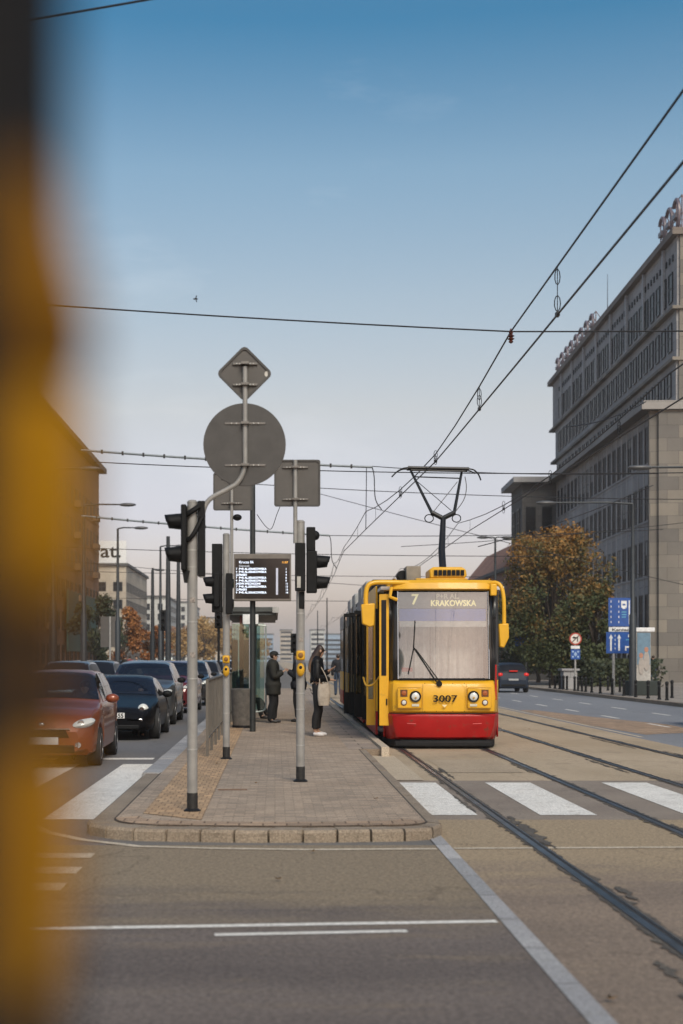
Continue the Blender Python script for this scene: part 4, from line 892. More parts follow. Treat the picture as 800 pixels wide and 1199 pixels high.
# ------------------------------------------------------------------ people
skin = mat('skin', (.42, .25, .17), .5); hair_d = mat('hair_dark', (.035, .02, .012), .45, 0, .3, 30)
def ombre():
    m = bpy.data.materials.new('ombre_hair'); m.use_nodes = True; nt = m.node_tree; N = nt.nodes; L = nt.links; b = N['Principled BSDF']; b.inputs['Roughness'].default_value = .45
    tc = N.new('ShaderNodeTexCoord'); s = N.new('ShaderNodeSeparateXYZ'); L.new(tc.outputs['Object'], s.inputs[0]); r = N.new('ShaderNodeValToRGB'); mr = N.new('ShaderNodeMapRange')
    mr.inputs[1].default_value = 1.25; mr.inputs[2].default_value = 1.62; L.new(s.outputs[2], mr.inputs[0]); L.new(mr.outputs[0], r.inputs[0])
    r.color_ramp.elements[0].color = (.34, .20, .11, 1); r.color_ramp.elements[1].color = (.035, .02, .014, 1); L.new(r.outputs[0], b.inputs[0]); return m
def skin_mesh(name, J, E, m, parent=None, root=0, sub=2, loc=(0, 0, 0)):
    ks = list(J); me = bpy.data.meshes.new(name); me.from_pydata([J[k][0] for k in ks], [(ks.index(a), ks.index(b)) for a, b in E], [])
    o = bpy.data.objects.new(name, me); COL.objects.link(o); md = o.modifiers.new('Skin', 'SKIN'); md.use_smooth_shade = True; md.branch_smoothing = .4
    if not me.skin_vertices: raise RuntimeError('no skin layer')
    for i, k in enumerate(ks):
        r = J[k][1]; me.skin_vertices[0].data[i].radius = r if isinstance(r, tuple) else (r, r); me.skin_vertices[0].data[i].use_root = (i == root)
    s = o.modifiers.new('Sub', 'SUBSURF'); s.levels = sub; s.render_levels = sub
    dg = bpy.context.evaluated_depsgraph_get(); dg.update(); nm = bpy.data.meshes.new_from_object(o.evaluated_get(dg)); o.modifiers.clear(); o.data = nm; nm.name = name; nm.materials.clear(); nm.materials.append(m)
    nm.polygons.foreach_set('use_smooth', [True]*len(nm.polygons))
    o.location = loc; 
    if parent: o.parent = parent
    return o
def person(label, x, y, face, H, top_m, leg_m, shoe_m, pose='phone', z=PLAT, hair=None, cap=None, coat=.0, female=False, long_hair=False, stride=0., group=None, detail=True, headtilt=.0, flare=0., bulk=.05):
    """local +x is the way the person faces"""
    t = thing('person', label, 'person', (x, y, z), face, group); S = H/1.78; sw = .165 if female else .20
    J = {}; E = []
    def j(k, p, r, par=None):
        J[k] = (Vector(p)*S, tuple(q*S for q in r) if isinstance(r, tuple) else r*S)
        if par: E.append((par, k))
    seat = pose == 'sit'; dz = -.45 if seat else 0
    hip_w = .095
    j('pelvis', (0, 0, .96+dz), (.12, .15) if False else .13); j('waist', (.0, 0, 1.10+dz), .115 if not female else .10, 'pelvis'); j('chest', (-.01, 0, 1.30+dz), .135 if not female else .115, 'waist')
    j('upper', (-.01, 0, 1.42+dz), .105, 'chest'); j('neck', (.005, 0, 1.52+dz), .052, 'upper'); j('jaw', (.045+headtilt*.4, 0, 1.585+dz), .062, 'neck'); j('skull', (.03+headtilt, 0, 1.67+dz), .088, 'jaw'); j('crown', (.02+headtilt, 0, 1.725+dz), .06, 'skull')
    arms = {'phone': ((.03, 1.14), (.23, 1.27)), 'down': ((-.03, 1.12), (.05, .87)), 'sit': ((.05, 1.13), (.28, 1.08)), 'reach': ((.10, 1.16), (.40, 1.16))}[pose]
    for s, n in ((-1, 'r'), (1, 'l')):
        j('sho'+n, (-.01, s*sw, 1.43+dz), .062, 'upper'); A = arms
        if pose == 'phone' and n == 'r' and female: A = ((-.02, 1.14), (.22, 1.10))
        j('elb'+n, (A[0][0], s*(sw+.05), A[0][1]+dz), .043, 'sho'+n); j('wri'+n, (A[1][0], s*(sw-.05 if pose != 'down' else sw+.04), A[1][1]+dz), .028, 'elb'+n)
        d = Vector((A[1][0]-A[0][0], -s*.06, A[1][1]-A[0][1])).normalized(); w_ = Vector(J['wri'+n][0])/S; pm = w_+d*.055; j('palm'+n, pm, .030, 'wri'+n)
        side = Vector((0, 1, 0)) if abs(d.y) < .9 else Vector((1, 0, 0))
        if detail:
            for f_i, (o, ln) in enumerate(((-.028, .062), (-.010, .074), (.010, .070), (.028, .055))):
                b0 = pm+d*.035+side*o; bend = Vector((0, 0, .5)) if pose != 'down' else Vector((.4, 0, 0))
                j('f%d%s' % (f_i, n), b0+d*ln*.45, .0095, 'palm'+n); j('g%d%s' % (f_i, n), b0+d*ln*.75+bend*ln*.35, .008, 'f%d%s' % (f_i, n))
            j('th'+n, pm+side*(-s*.042)+d*.01, .0105, 'palm'+n); j('ti'+n, pm+side*(-s*.050)+d*.042+Vector((0, 0, .012)), .0085, 'th'+n)
        j('hip'+n, (0, s*hip_w, .90+dz), .090, 'pelvis')
        st = stride*s
        if seat: kn, an = (.46, .50), (.52 if s < 0 else .62, .10 if s < 0 else .16)
        else: kn, an = (.02+st*.5, .50), (-.03+st, .09+abs(min(0, st))*.05)
        j('kne'+n, (kn[0], s*(hip_w+.005), kn[1]), .056, 'hip'+n); j('cal'+n, ((kn[0]+an[0])/2-.015, s*hip_w, (kn[1]+an[1])/2+.06), .055, 'kne'+n); j('ank'+n, (an[0], s*hip_w, an[1]), .036, 'cal'+n)
        j('bal'+n, (an[0]+.11, s*(hip_w+.012), an[1]-.055), .032, 'ank'+n); j('toe'+n, (an[0]+.17, s*(hip_w+.014), an[1]-.063), .022, 'bal'+n)
    JB = {k: (v[0], v[1]*(.72 if k in ('pelvis', 'waist', 'chest', 'upper', 'shol', 'shor', 'hipl', 'hipr') else .85 if k[:3] in ('elb', 'kne', 'cal') else 1.)) for k, v in J.items()}
    bodyo = skin_mesh('body', J, E, skin, t)
    def sub(keys, dr, name, m, extra=None, mul=1.):
        JJ = {k: (J[k][0], (J[k][1]*mul+dr)) for k in keys}
        if extra: JJ.update(extra)
        EE = [(a, b) for a, b in E if a in JJ and b in JJ]
        return JJ, EE
    def seg_near(p):
        best = (9e9, None, 0)
        for a, b in E:
            A_, B_ = J[a][0], J[b][0]; d_ = B_-A_; tt = max(0, min(1, (p-A_).dot(d_)/max(1e-9, d_.length_squared))); q = (p-A_-d_*tt).length-(J[a][1]*(1-tt)+J[b][1]*tt)
            if q < best[0]: best = (q, (a, b), tt)
        return best[1], best[2]
    def garment(name, m, test, thick):
        me = bodyo.data; info = [seg_near(v.co) for v in me.vertices]; me_n = [v.normal.copy() for v in me.vertices]; keep = []
        for f in me.polygons:
            if all(test(*info[i]) for i in f.vertices): keep.append(f)
        used = sorted({i for f in keep for i in f.vertices}); ix = {v: k for k, v in enumerate(used)}; g_ = MB()
        g_.add([me.vertices[i].co+me_n[i]*thick(*info[i])*S for i in used], [tuple(ix[i] for i in f.vertices) for f in keep])
        return g_.build(name, m, t, sharp=80, solid=.004)
    T_ = {'pelvis', 'waist', 'chest', 'upper', 'shol', 'shor', 'elbl', 'elbr'}
    def is_top(e, tt):
        a, b = e
        if a == 'upper' and b == 'neck': return tt < .8
        if a.startswith('elb'): return tt < .97
        if coat and b.startswith('kne'): return tt < coat*2.2
        if coat and b.startswith('hip'): return True
        return a in T_ and (b in T_ or b.startswith('sho'))
    def is_leg(e, tt):
        a, b = e
        if a.startswith('cal'): return tt < (.80 if female else 1.01)
        if b[:3] == 'bal': return (not female) and tt < .25
        return b[:3] in ('hip', 'kne', 'cal') or (a == 'pelvis' and b == 'waist' and tt < .5)
    garment('jacket', top_m, is_top, lambda e, tt: bulk*(1. if e[0][:3] not in ('elb', 'sho') and e[1][:3] not in ('elb', 'wri') else .62)+(.03 if coat and e[1][:3] in ('kne', 'hip') else 0)+(.012 if e[0] in ('pelvis',) else 0))
    garment('trousers', leg_m, is_leg, lambda e, tt: .024+flare*(1 if e[1][:3] in ('kne', 'cal', 'ank') else .5))
    tk = ['pelvis', 'waist', 'chest', 'upper', 'shol', 'elbl', 'wril', 'shor', 'elbr', 'wrir']
    for n in 'lr':
        a, b_, c_ = J['ank'+n][0], J['bal'+n][0], J['toe'+n][0]; lo = Vector((0, 0, -.05))*S
        skin_mesh('shoe', {'h': (a+Vector((-.035, 0, -.045))*S, .040*S), 'm': (a+Vector((.03, 0, -.035))*S, .045*S), 'b': (b_+Vector((0, 0, .005))*S, .042*S), 't': (c_+Vector((.015, 0, .003))*S, .030*S)}, [('h', 'm'), ('m', 'b'), ('b', 't')], shoe_m, t)
    hd = J['skull'][0]
    if detail:
        for s in (-1, 1):
            MB().ell((0, 0, 0), (.010*S, .014*S, .009*S)).build('eye', mat('eye_dark', (.03, .025, .02), .3), t, loc=hd+Vector((.080, s*.030, -.012))*S)
            MB().ell((0, 0, 0), (.020*S, .008*S, .030*S)).build('ear', skin, t, loc=hd+Vector((-.005, s*.086, -.02))*S)
        MB().add([Vector(p)*S for p in ((.082, -.014, -.045), (.082, .014, -.045), (.108, 0, -.043), (.082, 0, .0))], [(0, 1, 2), (1, 3, 2), (0, 2, 3), (0, 3, 1)]).build('nose', skin, t, loc=hd)
        MB().ell((0, 0, 0), (.008*S, .022*S, .006*S)).build('mouth', mat('lips', (.30, .10, .08), .5), t, loc=hd+Vector((.078, 0, -.075))*S)
    hm = hair or hair_d
    if long_hair:
        K = {'t': (hd+Vector((.045, 0, .058))*S, .066*S), 'a': (hd+Vector((.010, 0, .036))*S, .104*S), 'b': (hd+Vector((-.035, 0, -.02))*S, .095*S), 'c': (hd+Vector((-.095, 0, -.13))*S, .100*S), 'd': (hd+Vector((-.145, 0, -.25))*S, .105*S), 'e': (hd+Vector((-.175, 0, -.36))*S, .085*S), 'f': (hd+Vector((-.19, 0, -.46))*S, .035*S)}
        skin_mesh('hair', K, [('t', 'a'), ('a', 'b'), ('b', 'c'), ('c', 'd'), ('d', 'e'), ('e', 'f')], hm, t)
    else:
        MB().ell((0, 0, 0), (.100*S, .096*S, .090*S)).build('hair', hm, t, loc=hd+Vector((-.022, 0, .022))*S)
    if cap:
        c_ = MB().ell((0, 0, 0), (.108*S, .100*S, .07*S)).build('cap', cap, t, loc=hd+Vector((-.008, 0, .055))*S)
        MB().ell((0, 0, 0), (.075*S, .075*S, .010*S)).build('cap_brim', cap, c_, loc=Vector((.10, 0, -.025))*S)
    return t, J
drv = mat('driver_jacket', (.03, .03, .035), .9)
leather = mat('black_leather', (.007, .007, .008), .45, 0, .3, 12, spec=.25, bump=.3, bscale=30); olive = mat('olive_coat', (.012, .011, .007), .8, 0, .2, 12, bump=.3); navyc = mat('navy_coat', (.006, .007, .012), .8, 0, .2, 10, bump=.3)
dtrs = mat('dark_trousers', (.006, .006, .007), .8, 0, .2, 12, bump=.3); wsh = mat('white_shoe', (.62, .60, .60), .6); bsh = mat('black_shoe', (.012, .011, .011), .4)
yw = 28.3; xw = wx(372, yw)
wm, WJ = person('woman facing the tram, long light tipped hair, black leather jacket, white sneakers', xw, yw, 0, 1.83, leather, dtrs, wsh, 'phone', hair=ombre(), female=True, long_hair=True, stride=.03, headtilt=.03)
hp = Vector((xw, yw, PLAT))
ph = tag(MB().box(-.005, .005, -.036, .036, -.07, .07).build('phone', black, loc=hp+WJ['palmr'][0]+Vector((.075, .1, .04)), bevel=.004), 'black phone held up by the woman in the leather jacket', 'phone')
ph2 = None
bagm = mat('tote_fabric', (.50, .43, .35), .9, 0, .15, 9, col2=(.34, .29, .235), bump=.4, dirt=((.17, .15, .14), 9, .6))
tb = thing('tote_bag', 'pale cloth tote bag hanging from the woman\'s shoulder', 'bag', (xw+.115, yw-.27, PLAT+.62))
rows = []
for i in range(9):
    z = .44*i/8; q = math.sin(math.pi*(.12+.72*i/8)); wd = .085+.045*q-.005*i/8; th = .035+.05*q*(1-i/10); rows.append([(wd*math.copysign(abs(math.cos(a))**.6, math.cos(a)), th*math.sin(a), z+(.02*math.cos(2*a) if i == 8 else 0)) for a in [2*math.pi*k/20 for k in range(21)]])
g_ = MB().grid(rows); g_.add(rows[0][:20], [tuple(range(20))]); g_.build('bag_body', bagm, tb)
MB().tube(curve_pts([(-.08, .0, .42), (-.09, .02, .6), (-.11, .10, .80), (-.12, .14, .86), (-.08, .10, .80), (.03, .02, .6), (.09, 0, .42)], 5), .010, 6).build('bag_strap', bagm, tb)
m1, _ = person('man in a dark cap and long olive coat looking right, left of the middle pole', wx(320, 34.2), 34.2, 0, 1.72, olive, dtrs, bsh, 'phone', cap=mat('black_cap', (.01, .01, .01), .8), coat=.22, stride=.04, flare=.022, bulk=.075)
m2_, _ = person('man in dark navy clothes facing left, partly hidden behind the middle signal pole', wx(350, 34.8), 34.8, math.pi*.94, 1.73, navyc, dtrs, bsh, 'phone', cap=mat('navy_cap', (.012, .012, .018), .9), coat=.10, stride=.03, flare=.02, bulk=.07)
person('person in blue sitting on the shelter bench with a foot stretched out', SX-.28, 36.4, -.15, 1.74, mat('blue_jacket', (.02, .035, .07), .8), dtrs, bsh, 'sit', hair=hair_d)
person('driver in dark clothes behind the windscreen of the orange red hatchback', -3.50+.36, 23.55, -math.pi/2, 1.72, drv, dtrs, bsh, 'sit', z=.02, detail=False)
person('driver in a light shirt behind the windscreen of the dark coupe', -3.28+.36, 31.05, -math.pi/2, 1.66, mat('pale_shirt', (.35, .33, .32), .9), dtrs, bsh, 'sit', z=-.12, detail=False)
jb = mat('jeans_blue', (.04, .06, .10), .8); gc = mat('grey_coat', (.10, .10, .105), .8); rdj = mat('red_jacket', (.2, .03, .03), .8)
for (lab_, px, d, zz, f, tm_, pose) in (
    ('pedestrian in black standing by the ad column on the right', 765, 84, .13, 2.0, navyc, 'down'),
    ('pedestrian in grey walking near the round sign under the tree', 697, 86, .13, 1.2, gc, 'down'),
    ('person walking far down the platform behind the woman, in black', 396, 60, PLAT, 1.6, navyc, 'down'),
    ('person in a red jacket far down the left sidewalk', 152, 84, .13, 1.6, rdj, 'down'),
    ('person in grey walking far down the left sidewalk', 160, 88, .13, -1.6, gc, 'down'),
    ('person in olive at the far left sidewalk beside the parked car', 146, 80, .13, 0.6, olive, 'down')):
    person(lab_, wx(px, d), d, f, 1.75, tm_, jb, bsh, pose, z=zz, stride=.12, detail=False)

# ------------------------------------------------------------------ tram
TX, TY, TA = 3.10, 26.05, -R(.8)
tr = thing('tram', 'yellow and red articulated tram number 3007 on line 7 standing at the platform', 'tram', (TX, TY, 0), TA)
def nose_pts(w0, yf, ysides, wfull=1.175, n=7):
    """front outline from left to right at one height"""
    lw = lambda y: w0+(wfull-w0)*min(1, max(0, (y-.2))/1.1)**.75
    left = [(-lw(y), y) for y in ysides[::-1]]
    c = [(-w0+.0, .20+yf), (-w0+.035, .11+yf), (-w0+.11, .055+yf)]
    mid = [(-w0+.11+(2*w0-.22)*k/n, yf+.055-.07*math.sin(math.pi*k/n)) for k in range(1, n)]
    pts = left+c+mid; 
    right = [(-x, y) for x, y in reversed(left+c)]
    return pts+right
def band(name, m, levels, ysl=(.34, .62), parent=tr, closed_top=False):
    rows = [[(x, y, z) for x, y in nose_pts(w0, yf, ysl)] for z, w0, yf in levels]
    mb = MB().grid(rows)
    return mb.build(name, m, parent, solid=.03, sharp=30)
band('bumper_skirt', red, [(.17, .87, .12), (.22, .90, .06), (.42, .955, .0), (.60, .975, -.01), (.645, .975, -.01)])
band('front_panel', yellow, [(.655, .95, .02), (.70, .965, -.01), (.95, .975, -.02), (1.18, .96, .0), (1.265, .945, .05)])
wband = band('window_band', darkbody, [(1.27, .96, .045), (1.7, .955, .075), (2.4, .945, .135), (2.925, .935, .19)])
band('roof_brow', yellow, [(2.92, .96, .13), (2.95, .975, .10), (3.06, .97, .13), (3.115, .94, .2), (3.125, .80, .34)])
MB().prism([(-.78, .1), (.78, .1), (.98, .5), (1.12, 1.4), (-1.12, 1.4), (-.98, .5)], .03, .168, 'z').build('underframe', blackm, tr)
MB().box(-.90, .90, .02, .12, .05, .15).build('lifeguard', blackm, tr, bevel=.02)
# windscreen, frame, cab interior
rows = []; 
for i in range(9):
    z = 1.29+(2.905-1.29)*i/8; w0 = .96-.025*i/8; yf = .045+.145*i/8; row = []
    for k in range(15):
        x = -.835+1.67*k/14; u = (x+w0-.11)/(2*w0-.22); row.append((x, yf+.055-.07*math.sin(math.pi*min(1, max(0, u)))-.014, z))
    rows.append(row)
# cut the glass aperture out of the dark band
def cut_band(o):
    bm = bmesh.new(); bm.from_mesh(o.data)
    kill = [f for f in bm.faces if abs(f.calc_center_median().x) < .80 and f.calc_center_median().y < .4]
    bmesh.ops.delete(bm, geom=kill, context='FACES'); bm.to_mesh(o.data); bm.free()
cut_band(wband)
def keep_side(o, s):
    bm = bmesh.new(); bm.from_mesh(o.data); bmesh.ops.delete(bm, geom=[f for f in bm.faces if f.calc_center_median().x*s < 0], context='FACES'); bm.to_mesh(o.data); bm.free()
wb2 = wband.copy(); wb2.data = wband.data.copy(); COL.objects.link(wb2); wb2.parent = tr
keep_side(wband, 1); keep_side(wb2, -1)
ws = MB().grid(rows).build('windscreen', windglass, tr)
seal = [rows[0], ]
def edge(r): return r
loop = [Vector(p) for p in rows[0]]+[Vector(r[-1]) for r in rows[1:]]+[Vector(p) for p in reversed(rows[-1][:-1])]+[Vector(r[0]) for r in reversed(rows[1:-1])]
MB().tube(loop+[loop[0]], .016, 6).build('windscreen_seal', black, tr)
for s in (0, -1): MB().tube([Vector(r[s])+Vector((0, -.014, 0)) for r in rows], .010, 6).build('windscreen_trim', chrome, ws)
pal = mat('cab_lining', (.72, .71, .69), .7); palb = mat('cab_blind_blue', (.05, .13, .50), .7); cdk = mat('cab_dark', (.10, .10, .105), .7)
MB().box(-.82, .82, .30, .33, 2.60, 2.90).build('destination_box', mat('dest_box', (.17, .17, .165), .6), tr)
dt = mat('display_amber', (.75, .66, .30), .5, emit=.32)
text_mb('7', .27, (-.58, .292, 2.67), bold=.006).build('route_number', dt, tr); text_mb('P+R AL.', .13, (-.12, .292, 2.775), bold=.003).build('destination_text', mat('display_dim', (.5, .47, .34), .5, emit=.12), tr); text_mb('KRAKOWSKA', .15, (-.22, .292, 2.64), width=.84, bold=.005).build('destination_text', dt, tr)
MB().box(-.80, .80, .26, .27, 2.36, 2.585).build('sun_blind', palb, tr)
MB().box(-.8, .8, .22, .34, 2.25, 2.355).build('blind_bar', mat('blind_bar', (.55, .55, .53), .6), tr)
MB().box(-.85, .85, 1.42, 1.46, .36, 2.9).build('cab_partition', pal, tr)
MB().box(-.55, .1, 1.40, 1.418, 1.5, 2.3).build('partition_window', mat('partition_glass', (.16, .17, .18), .15), tr)
MB().box(-.80, .80, .18, .62, 1.05, 1.28).build('dashboard', cdk, tr, bevel=.03)
MB().box(.05, .45, 1.0, 1.15, .9, 1.7).build('driver_seat', mat('seat_grey', (.33, .33, .33), .8), tr, bevel=.06)
MB().box(-.76, -.56, .20, .205, 1.42, 1.50).build('paper_notice', mat('notice_red', (.5, .08, .05), .6), tr)
MB().box(-.78, -.50, .9, 1.2, 1.0, 2.0).build('cab_cabinet', cdk, tr, bevel=.03)
rnd = random.Random(3); fold = [(-.82+1.64*k/90, .80+.035*math.sin(k*.62+1.5*math.sin(k*.13))+.012*rnd.random()) for k in range(91)]
MB().grid([[(x, y, 1.28) for x, y in fold], [(x, y+.01, 1.8) for x, y in fold], [(x, y, 2.34) for x, y in fold]]).build('streak_curtain', mat('streak_white', (.66, .65, .62), .8), tr)  # pale folds added behind the glass, standing in for streaky reflections on the windscreen
MB().box(-.20, -.18, .70, .72, 1.28, 2.34).box(-.5, -.485, .70, .72, 1.28, 2.34).build('streak_bars', cdk, tr)  # dark upright bars added to the same imitation of reflected streaks
# wiper
wp = MB().tube([(-.12, -.045, 1.20), (-.55, .015, 1.86)], .012, 8).tube([(-.05, -.045, 1.20), (-.52, .015, 1.84)], .008, 8).build('wiper', black, tr)
MB().tube([(-.66, .0, 1.38), (-.56, .02, 1.85), (-.53, .055, 2.36)], .010, 6).build('wiper_blade', black, wp)
MB().lathe([(.05, -.05), (.06, .03)], (-.09, -.0, 1.20), 12, 'y').build('wiper_pivot', black, wp)
# front panel details
MB().box(-.40, -.393, -.072, -.06, .68, 1.2).box(.393, .40, -.072, -.06, .68, 1.2).build('panel_gap', mat('panel_gap', (.30, .15, .012), .6), tr)
text_mb('3007', .17, (-.215, -.077, .875), width=.44, bold=.003).build('fleet_number', black, tr)
MB().add([(-.05, -.079, .82), (.05, -.079, .82), (0, -.079, .77)], [(0, 1, 2)]).build('emblem', mat('pale_emblem', (.75, .62, .35), .5), tr)
for s in (-1, 1):
    y_ = -.055 if True else 0
    pnl = MB().box(min(s*.42, s*.86), max(s*.42, s*.86), -.052+.0, .02, .75, 1.13).build('lamp_panel', yellow, tr, bevel=.02)
    h_ = MB().lathe([(.001, -.045), (.05, -.04), (.082, -.022), (.088, -.0), (.09, .01)], (s*.53, -.057, .97), 28, 'y').build('headlight', lens_w, tr)
    MB().lathe([(.084, -.030), (.100, -.034), (.106, -.0), (.106, .02), (.090, .02)], (s*.53, -.055, .97), 28, 'y').build('headlight_ring', blackm, h_)
    MB().lathe([(.001, -.02), (.018, -.018), (.018, -.01)], (s*.53, -.10, .95), 12, 'y').build('bulb', mat('amber_bulb', (.5, .28, .05), .3), h_)
    i_ = MB().lathe([(.001, -.035), (.04, -.028), (.052, -.012), (.052, .01)], (s*.74, -.040, 1.03), 20, 'y').build('indicator', lens_o, tr)
    MB().box(s*.74-.065, s*.74+.065, -.058, -.045, .965, 1.095).build('indicator_frame', mat('brown_frame', (.12, .04, .01), .5), i_)
    j_ = MB().lathe([(.001, -.035), (.035, -.028), (.045, -.012), (.045, .01)], (s*.74, -.044, .86), 20, 'y').build('fog_lamp', lens_w, tr)
    MB().lathe([(.046, -.02), (.056, -.02), (.056, .01), (.046, .01)], (s*.74, -.044, .86), 20, 'y').build('fog_lamp_ring', mat('brown_frame', (.12, .04, .01), .5), j_)
    MB().box(s*.53-.065, s*.53+.065, -.068, -.06, .79, .835).build('reflector', mat('pale_reflector', (.6, .56, .45), .3), tr)
    MB().tube([(s*.68, -.045, .475), (s*.52, -.052, .47)], .008, 6).build('tow_flap', mat('red_line', (.5, .05, .05), .4), tr)
MB().box(.955, .985, .16, .20, .9, 1.55).build('red_handle', red, tr)
for s in (-1, 1):
    MB().box(min(s*.43, s*.85), max(s*.43, s*.85), -.056, -.05, 1.128, 1.134).box(min(s*.43, s*.85), max(s*.43, s*.85), -.056, -.05, .748, .754).build('lamp_panel_joint', MATS['panel_gap'], tr)
    for z_ in (.70, 1.21):
        for x_ in (.15, .36): MB().lathe([(.008, -.004), (.008, .004)], (s*x_, -.074, z_), 8, 'y').build('screw', blackm, tr)
MB().box(-.93, .93, -.006, .0, .652, .664).build('skirt_joint', blackm, tr)
# mirrors
ml = MB().tube(curve_pts([(-.62, .22, 3.06), (-.95, .16, 3.07), (-1.28, .12, 3.06), (-1.40, .1, 2.98), (-1.43, .1, 2.78), (-1.42, .1, 2.6)], 6), .045, 12).build('mirror_arm', yellow, tr)
MB().tube([(-.95, .2, 2.98), (-.98, .16, 2.80), (-.85, .2, 2.75)], .035, 8).build('arm_stay', yellow, ml)
MB().prism([(-1.52, 2.66), (-1.27, 2.68), (-1.28, 2.27), (-1.36, 2.24), (-1.50, 2.30)], -.02, .17, 'y').build('mirror_housing', yellow, ml, bevel=.02)
mr_ = MB().tube(curve_pts([(.80, .22, 3.05), (.97, .16, 3.06), (1.06, .12, 2.98), (1.10, .1, 2.8), (1.11, .1, 2.5), (1.11, .1, 2.25)], 6), .038, 12).build('mirror_arm', yellow, tr)
MB().box(.86, .98, .1, .24, 2.82, 3.04).build('arm_mount', yellow, mr_, bevel=.02)
MB().prism([(1.00, 2.30), (1.18, 2.31), (1.19, 2.05), (1.10, 1.86), (1.02, 1.88)], -.0, .15, 'y').build('mirror_housing', yellow, mr_, bevel=.02)
# sides: local x = -1.175 is the platform side
TL = 23.0; gapsL = [(.62, 1.36), (5.2, 6.5), (9.6, 10.9), (14.2, 15.5), (18.6, 19.9)]
MB().box(-1.14, 1.14, .62, TL, .30, .36).build('tram_floor', cdk, tr); MB().box(-1.14, 1.14, .3, TL, 2.94, 3.0).build('ceiling', pal, tr)
grey_roof = mat('roof_grey', (.38, .38, .37), .5, 0, .15, 4)
MB().box(-1.15, 1.15, .45, TL, 3.002, 3.10).build('roof_panel', mat('roof_dark', (.05, .05, .05), .6), tr, bevel=.04)
def side(s, y0, y1):
    x0, x1 = (-1.175, -1.135) if s < 0 else (1.135, 1.175)
    MB().box(x0, x1, y0, y1, .20, .645).build('side_skirt', red, tr); MB().box(x0, x1, y0, y1, .652, 1.25).build('side_panel', yellow, tr, smooth=False)
    MB().box(x0+.01, x1-.005, y0, y1, 1.255, 2.62).build('side_glass', sideglass, tr, smooth=False); MB().box(x0, x1, y0, y1, 2.63, 3.06).build('cornice_panel', grey_roof if y0 > 2 else yellow, tr)
    for k in range(int((y1-y0)/1.3)+1): 
        y = y0+k*1.3; MB().box(x0-.002, x1+.002, y, min(y1, y+.07), 1.252, 2.625).build('window_pillar', darkbody, tr, smooth=False)
prev = 1.36
for (a, b) in gapsL[1:]+[(TL, TL)]:
    side(-1, prev, a); prev = b
# tapered front side pieces, right side complete
side(1, 1.30, TL)
for s in (1, -1):
    y0, y1 = (.60, 1.32) if s > 0 else (.60, .66)
    mbs = {}
    for nm, m_, z0, z1, w0 in (('side_skirt', red, .20, .645, .975), ('side_panel', yellow, .652, 1.262, .965), ('cab_side_window', darkbody, 1.268, 2.92, .95), ('cornice_panel', yellow, 2.925, 3.10, .95)):
        lw = lambda y: w0+(1.175-w0)*min(1, (y-.2)/1.1)**.75
        ys = [y0+(y1-y0)*k/4 for k in range(5)]
        MB().grid([[(s*lw(y), y, z0) for y in ys], [(s*lw(y), y, z1) for y in ys]]).build(nm, m_, tr, solid=.03)
# front door: yellow leaf ajar plus yellow handrail in the dark opening
dl = MB().box(-1.10, -1.065, .34, .60, .42, 2.86)
dl = MB().prism([(-1.17, .42), (-.99, .42), (-.99, 2.86), (-1.17, 2.86)], .30, .335, 'y').build('front_door', yellow, tr, bevel=.008)
MB().prism([(-1.13, 1.35), (-1.04, 1.35), (-1.04, 2.75), (-1.13, 2.75)], .288, .299, 'y').build('door_window', winglass, dl, smooth=False); MB().box(-1.045, -1.02, .285, .299, .8, .92).build('door_handle', black, dl)
MB().tube(curve_pts([(-1.12, .75, 1.35), (-1.25, .8, 1.18), (-1.38, .9, 1.16), (-1.42, 1.2, 1.3)], 5), .018, 8).build('handrail', yellow, tr)
MB().box(-1.10, -.4, 1.30, 1.34, .36, 2.9).build('door_recess_wall', cdk, tr)
# open door leaves standing out from the side
def leaf(y, xo, wd, full=None, yel=False):
    f = MB(); z0, z1 = .38, 2.72; t_ = .035; m_ = yellow if yel else black
    f.box(xo-wd, xo, y, y+.04, z0, z0+.5).box(xo-wd, xo-wd+t_, y, y+.04, z0+.5, z1).box(xo-t_, xo, y, y+.04, z0+.5, z1).box(xo-wd+t_, xo-t_, y, y+.04, z1-.08, z1)
    o = f.build('door_leaf', m_, tr, smooth=False); MB().box(xo-wd+t_, xo-t_, y+.015, y+.025, z0+.5, z1-.08).build('leaf_glass', glass('leaf_glass', (.72, .74, .74), .06), o, smooth=False)
leaf(1.40, -1.18, .17, yel=True)
for (y, xo, wd) in ((3.9, -1.185, .13), (5.15, -1.19, .24), (6.50, -1.19, .30), (7.2, -1.19, .40)): leaf(y, xo, wd)
MB().box(-1.0, 1.0, 4.7, 4.78, .36, 2.9).build('bellows', darkbody, tr); MB().box(-1.12, 1.12, TL-.05, TL, .2, 3.1).build('rear_wall', yellow, tr)
MB().box(-1.19, 1.19, 12.1, 12.7, .3, 3.06).build('bellows', darkbody, tr)
for k in range(12):
    for s in (-1, 1): MB().box(min(s*.45, s*.95), max(s*.45, s*.95), 2.2+k*1.5, 2.6+k*1.5, .8, 1.5).build('passenger_seat', mat('seat_blue', (.02, .03, .08), .8), tr) if k < 6 else None
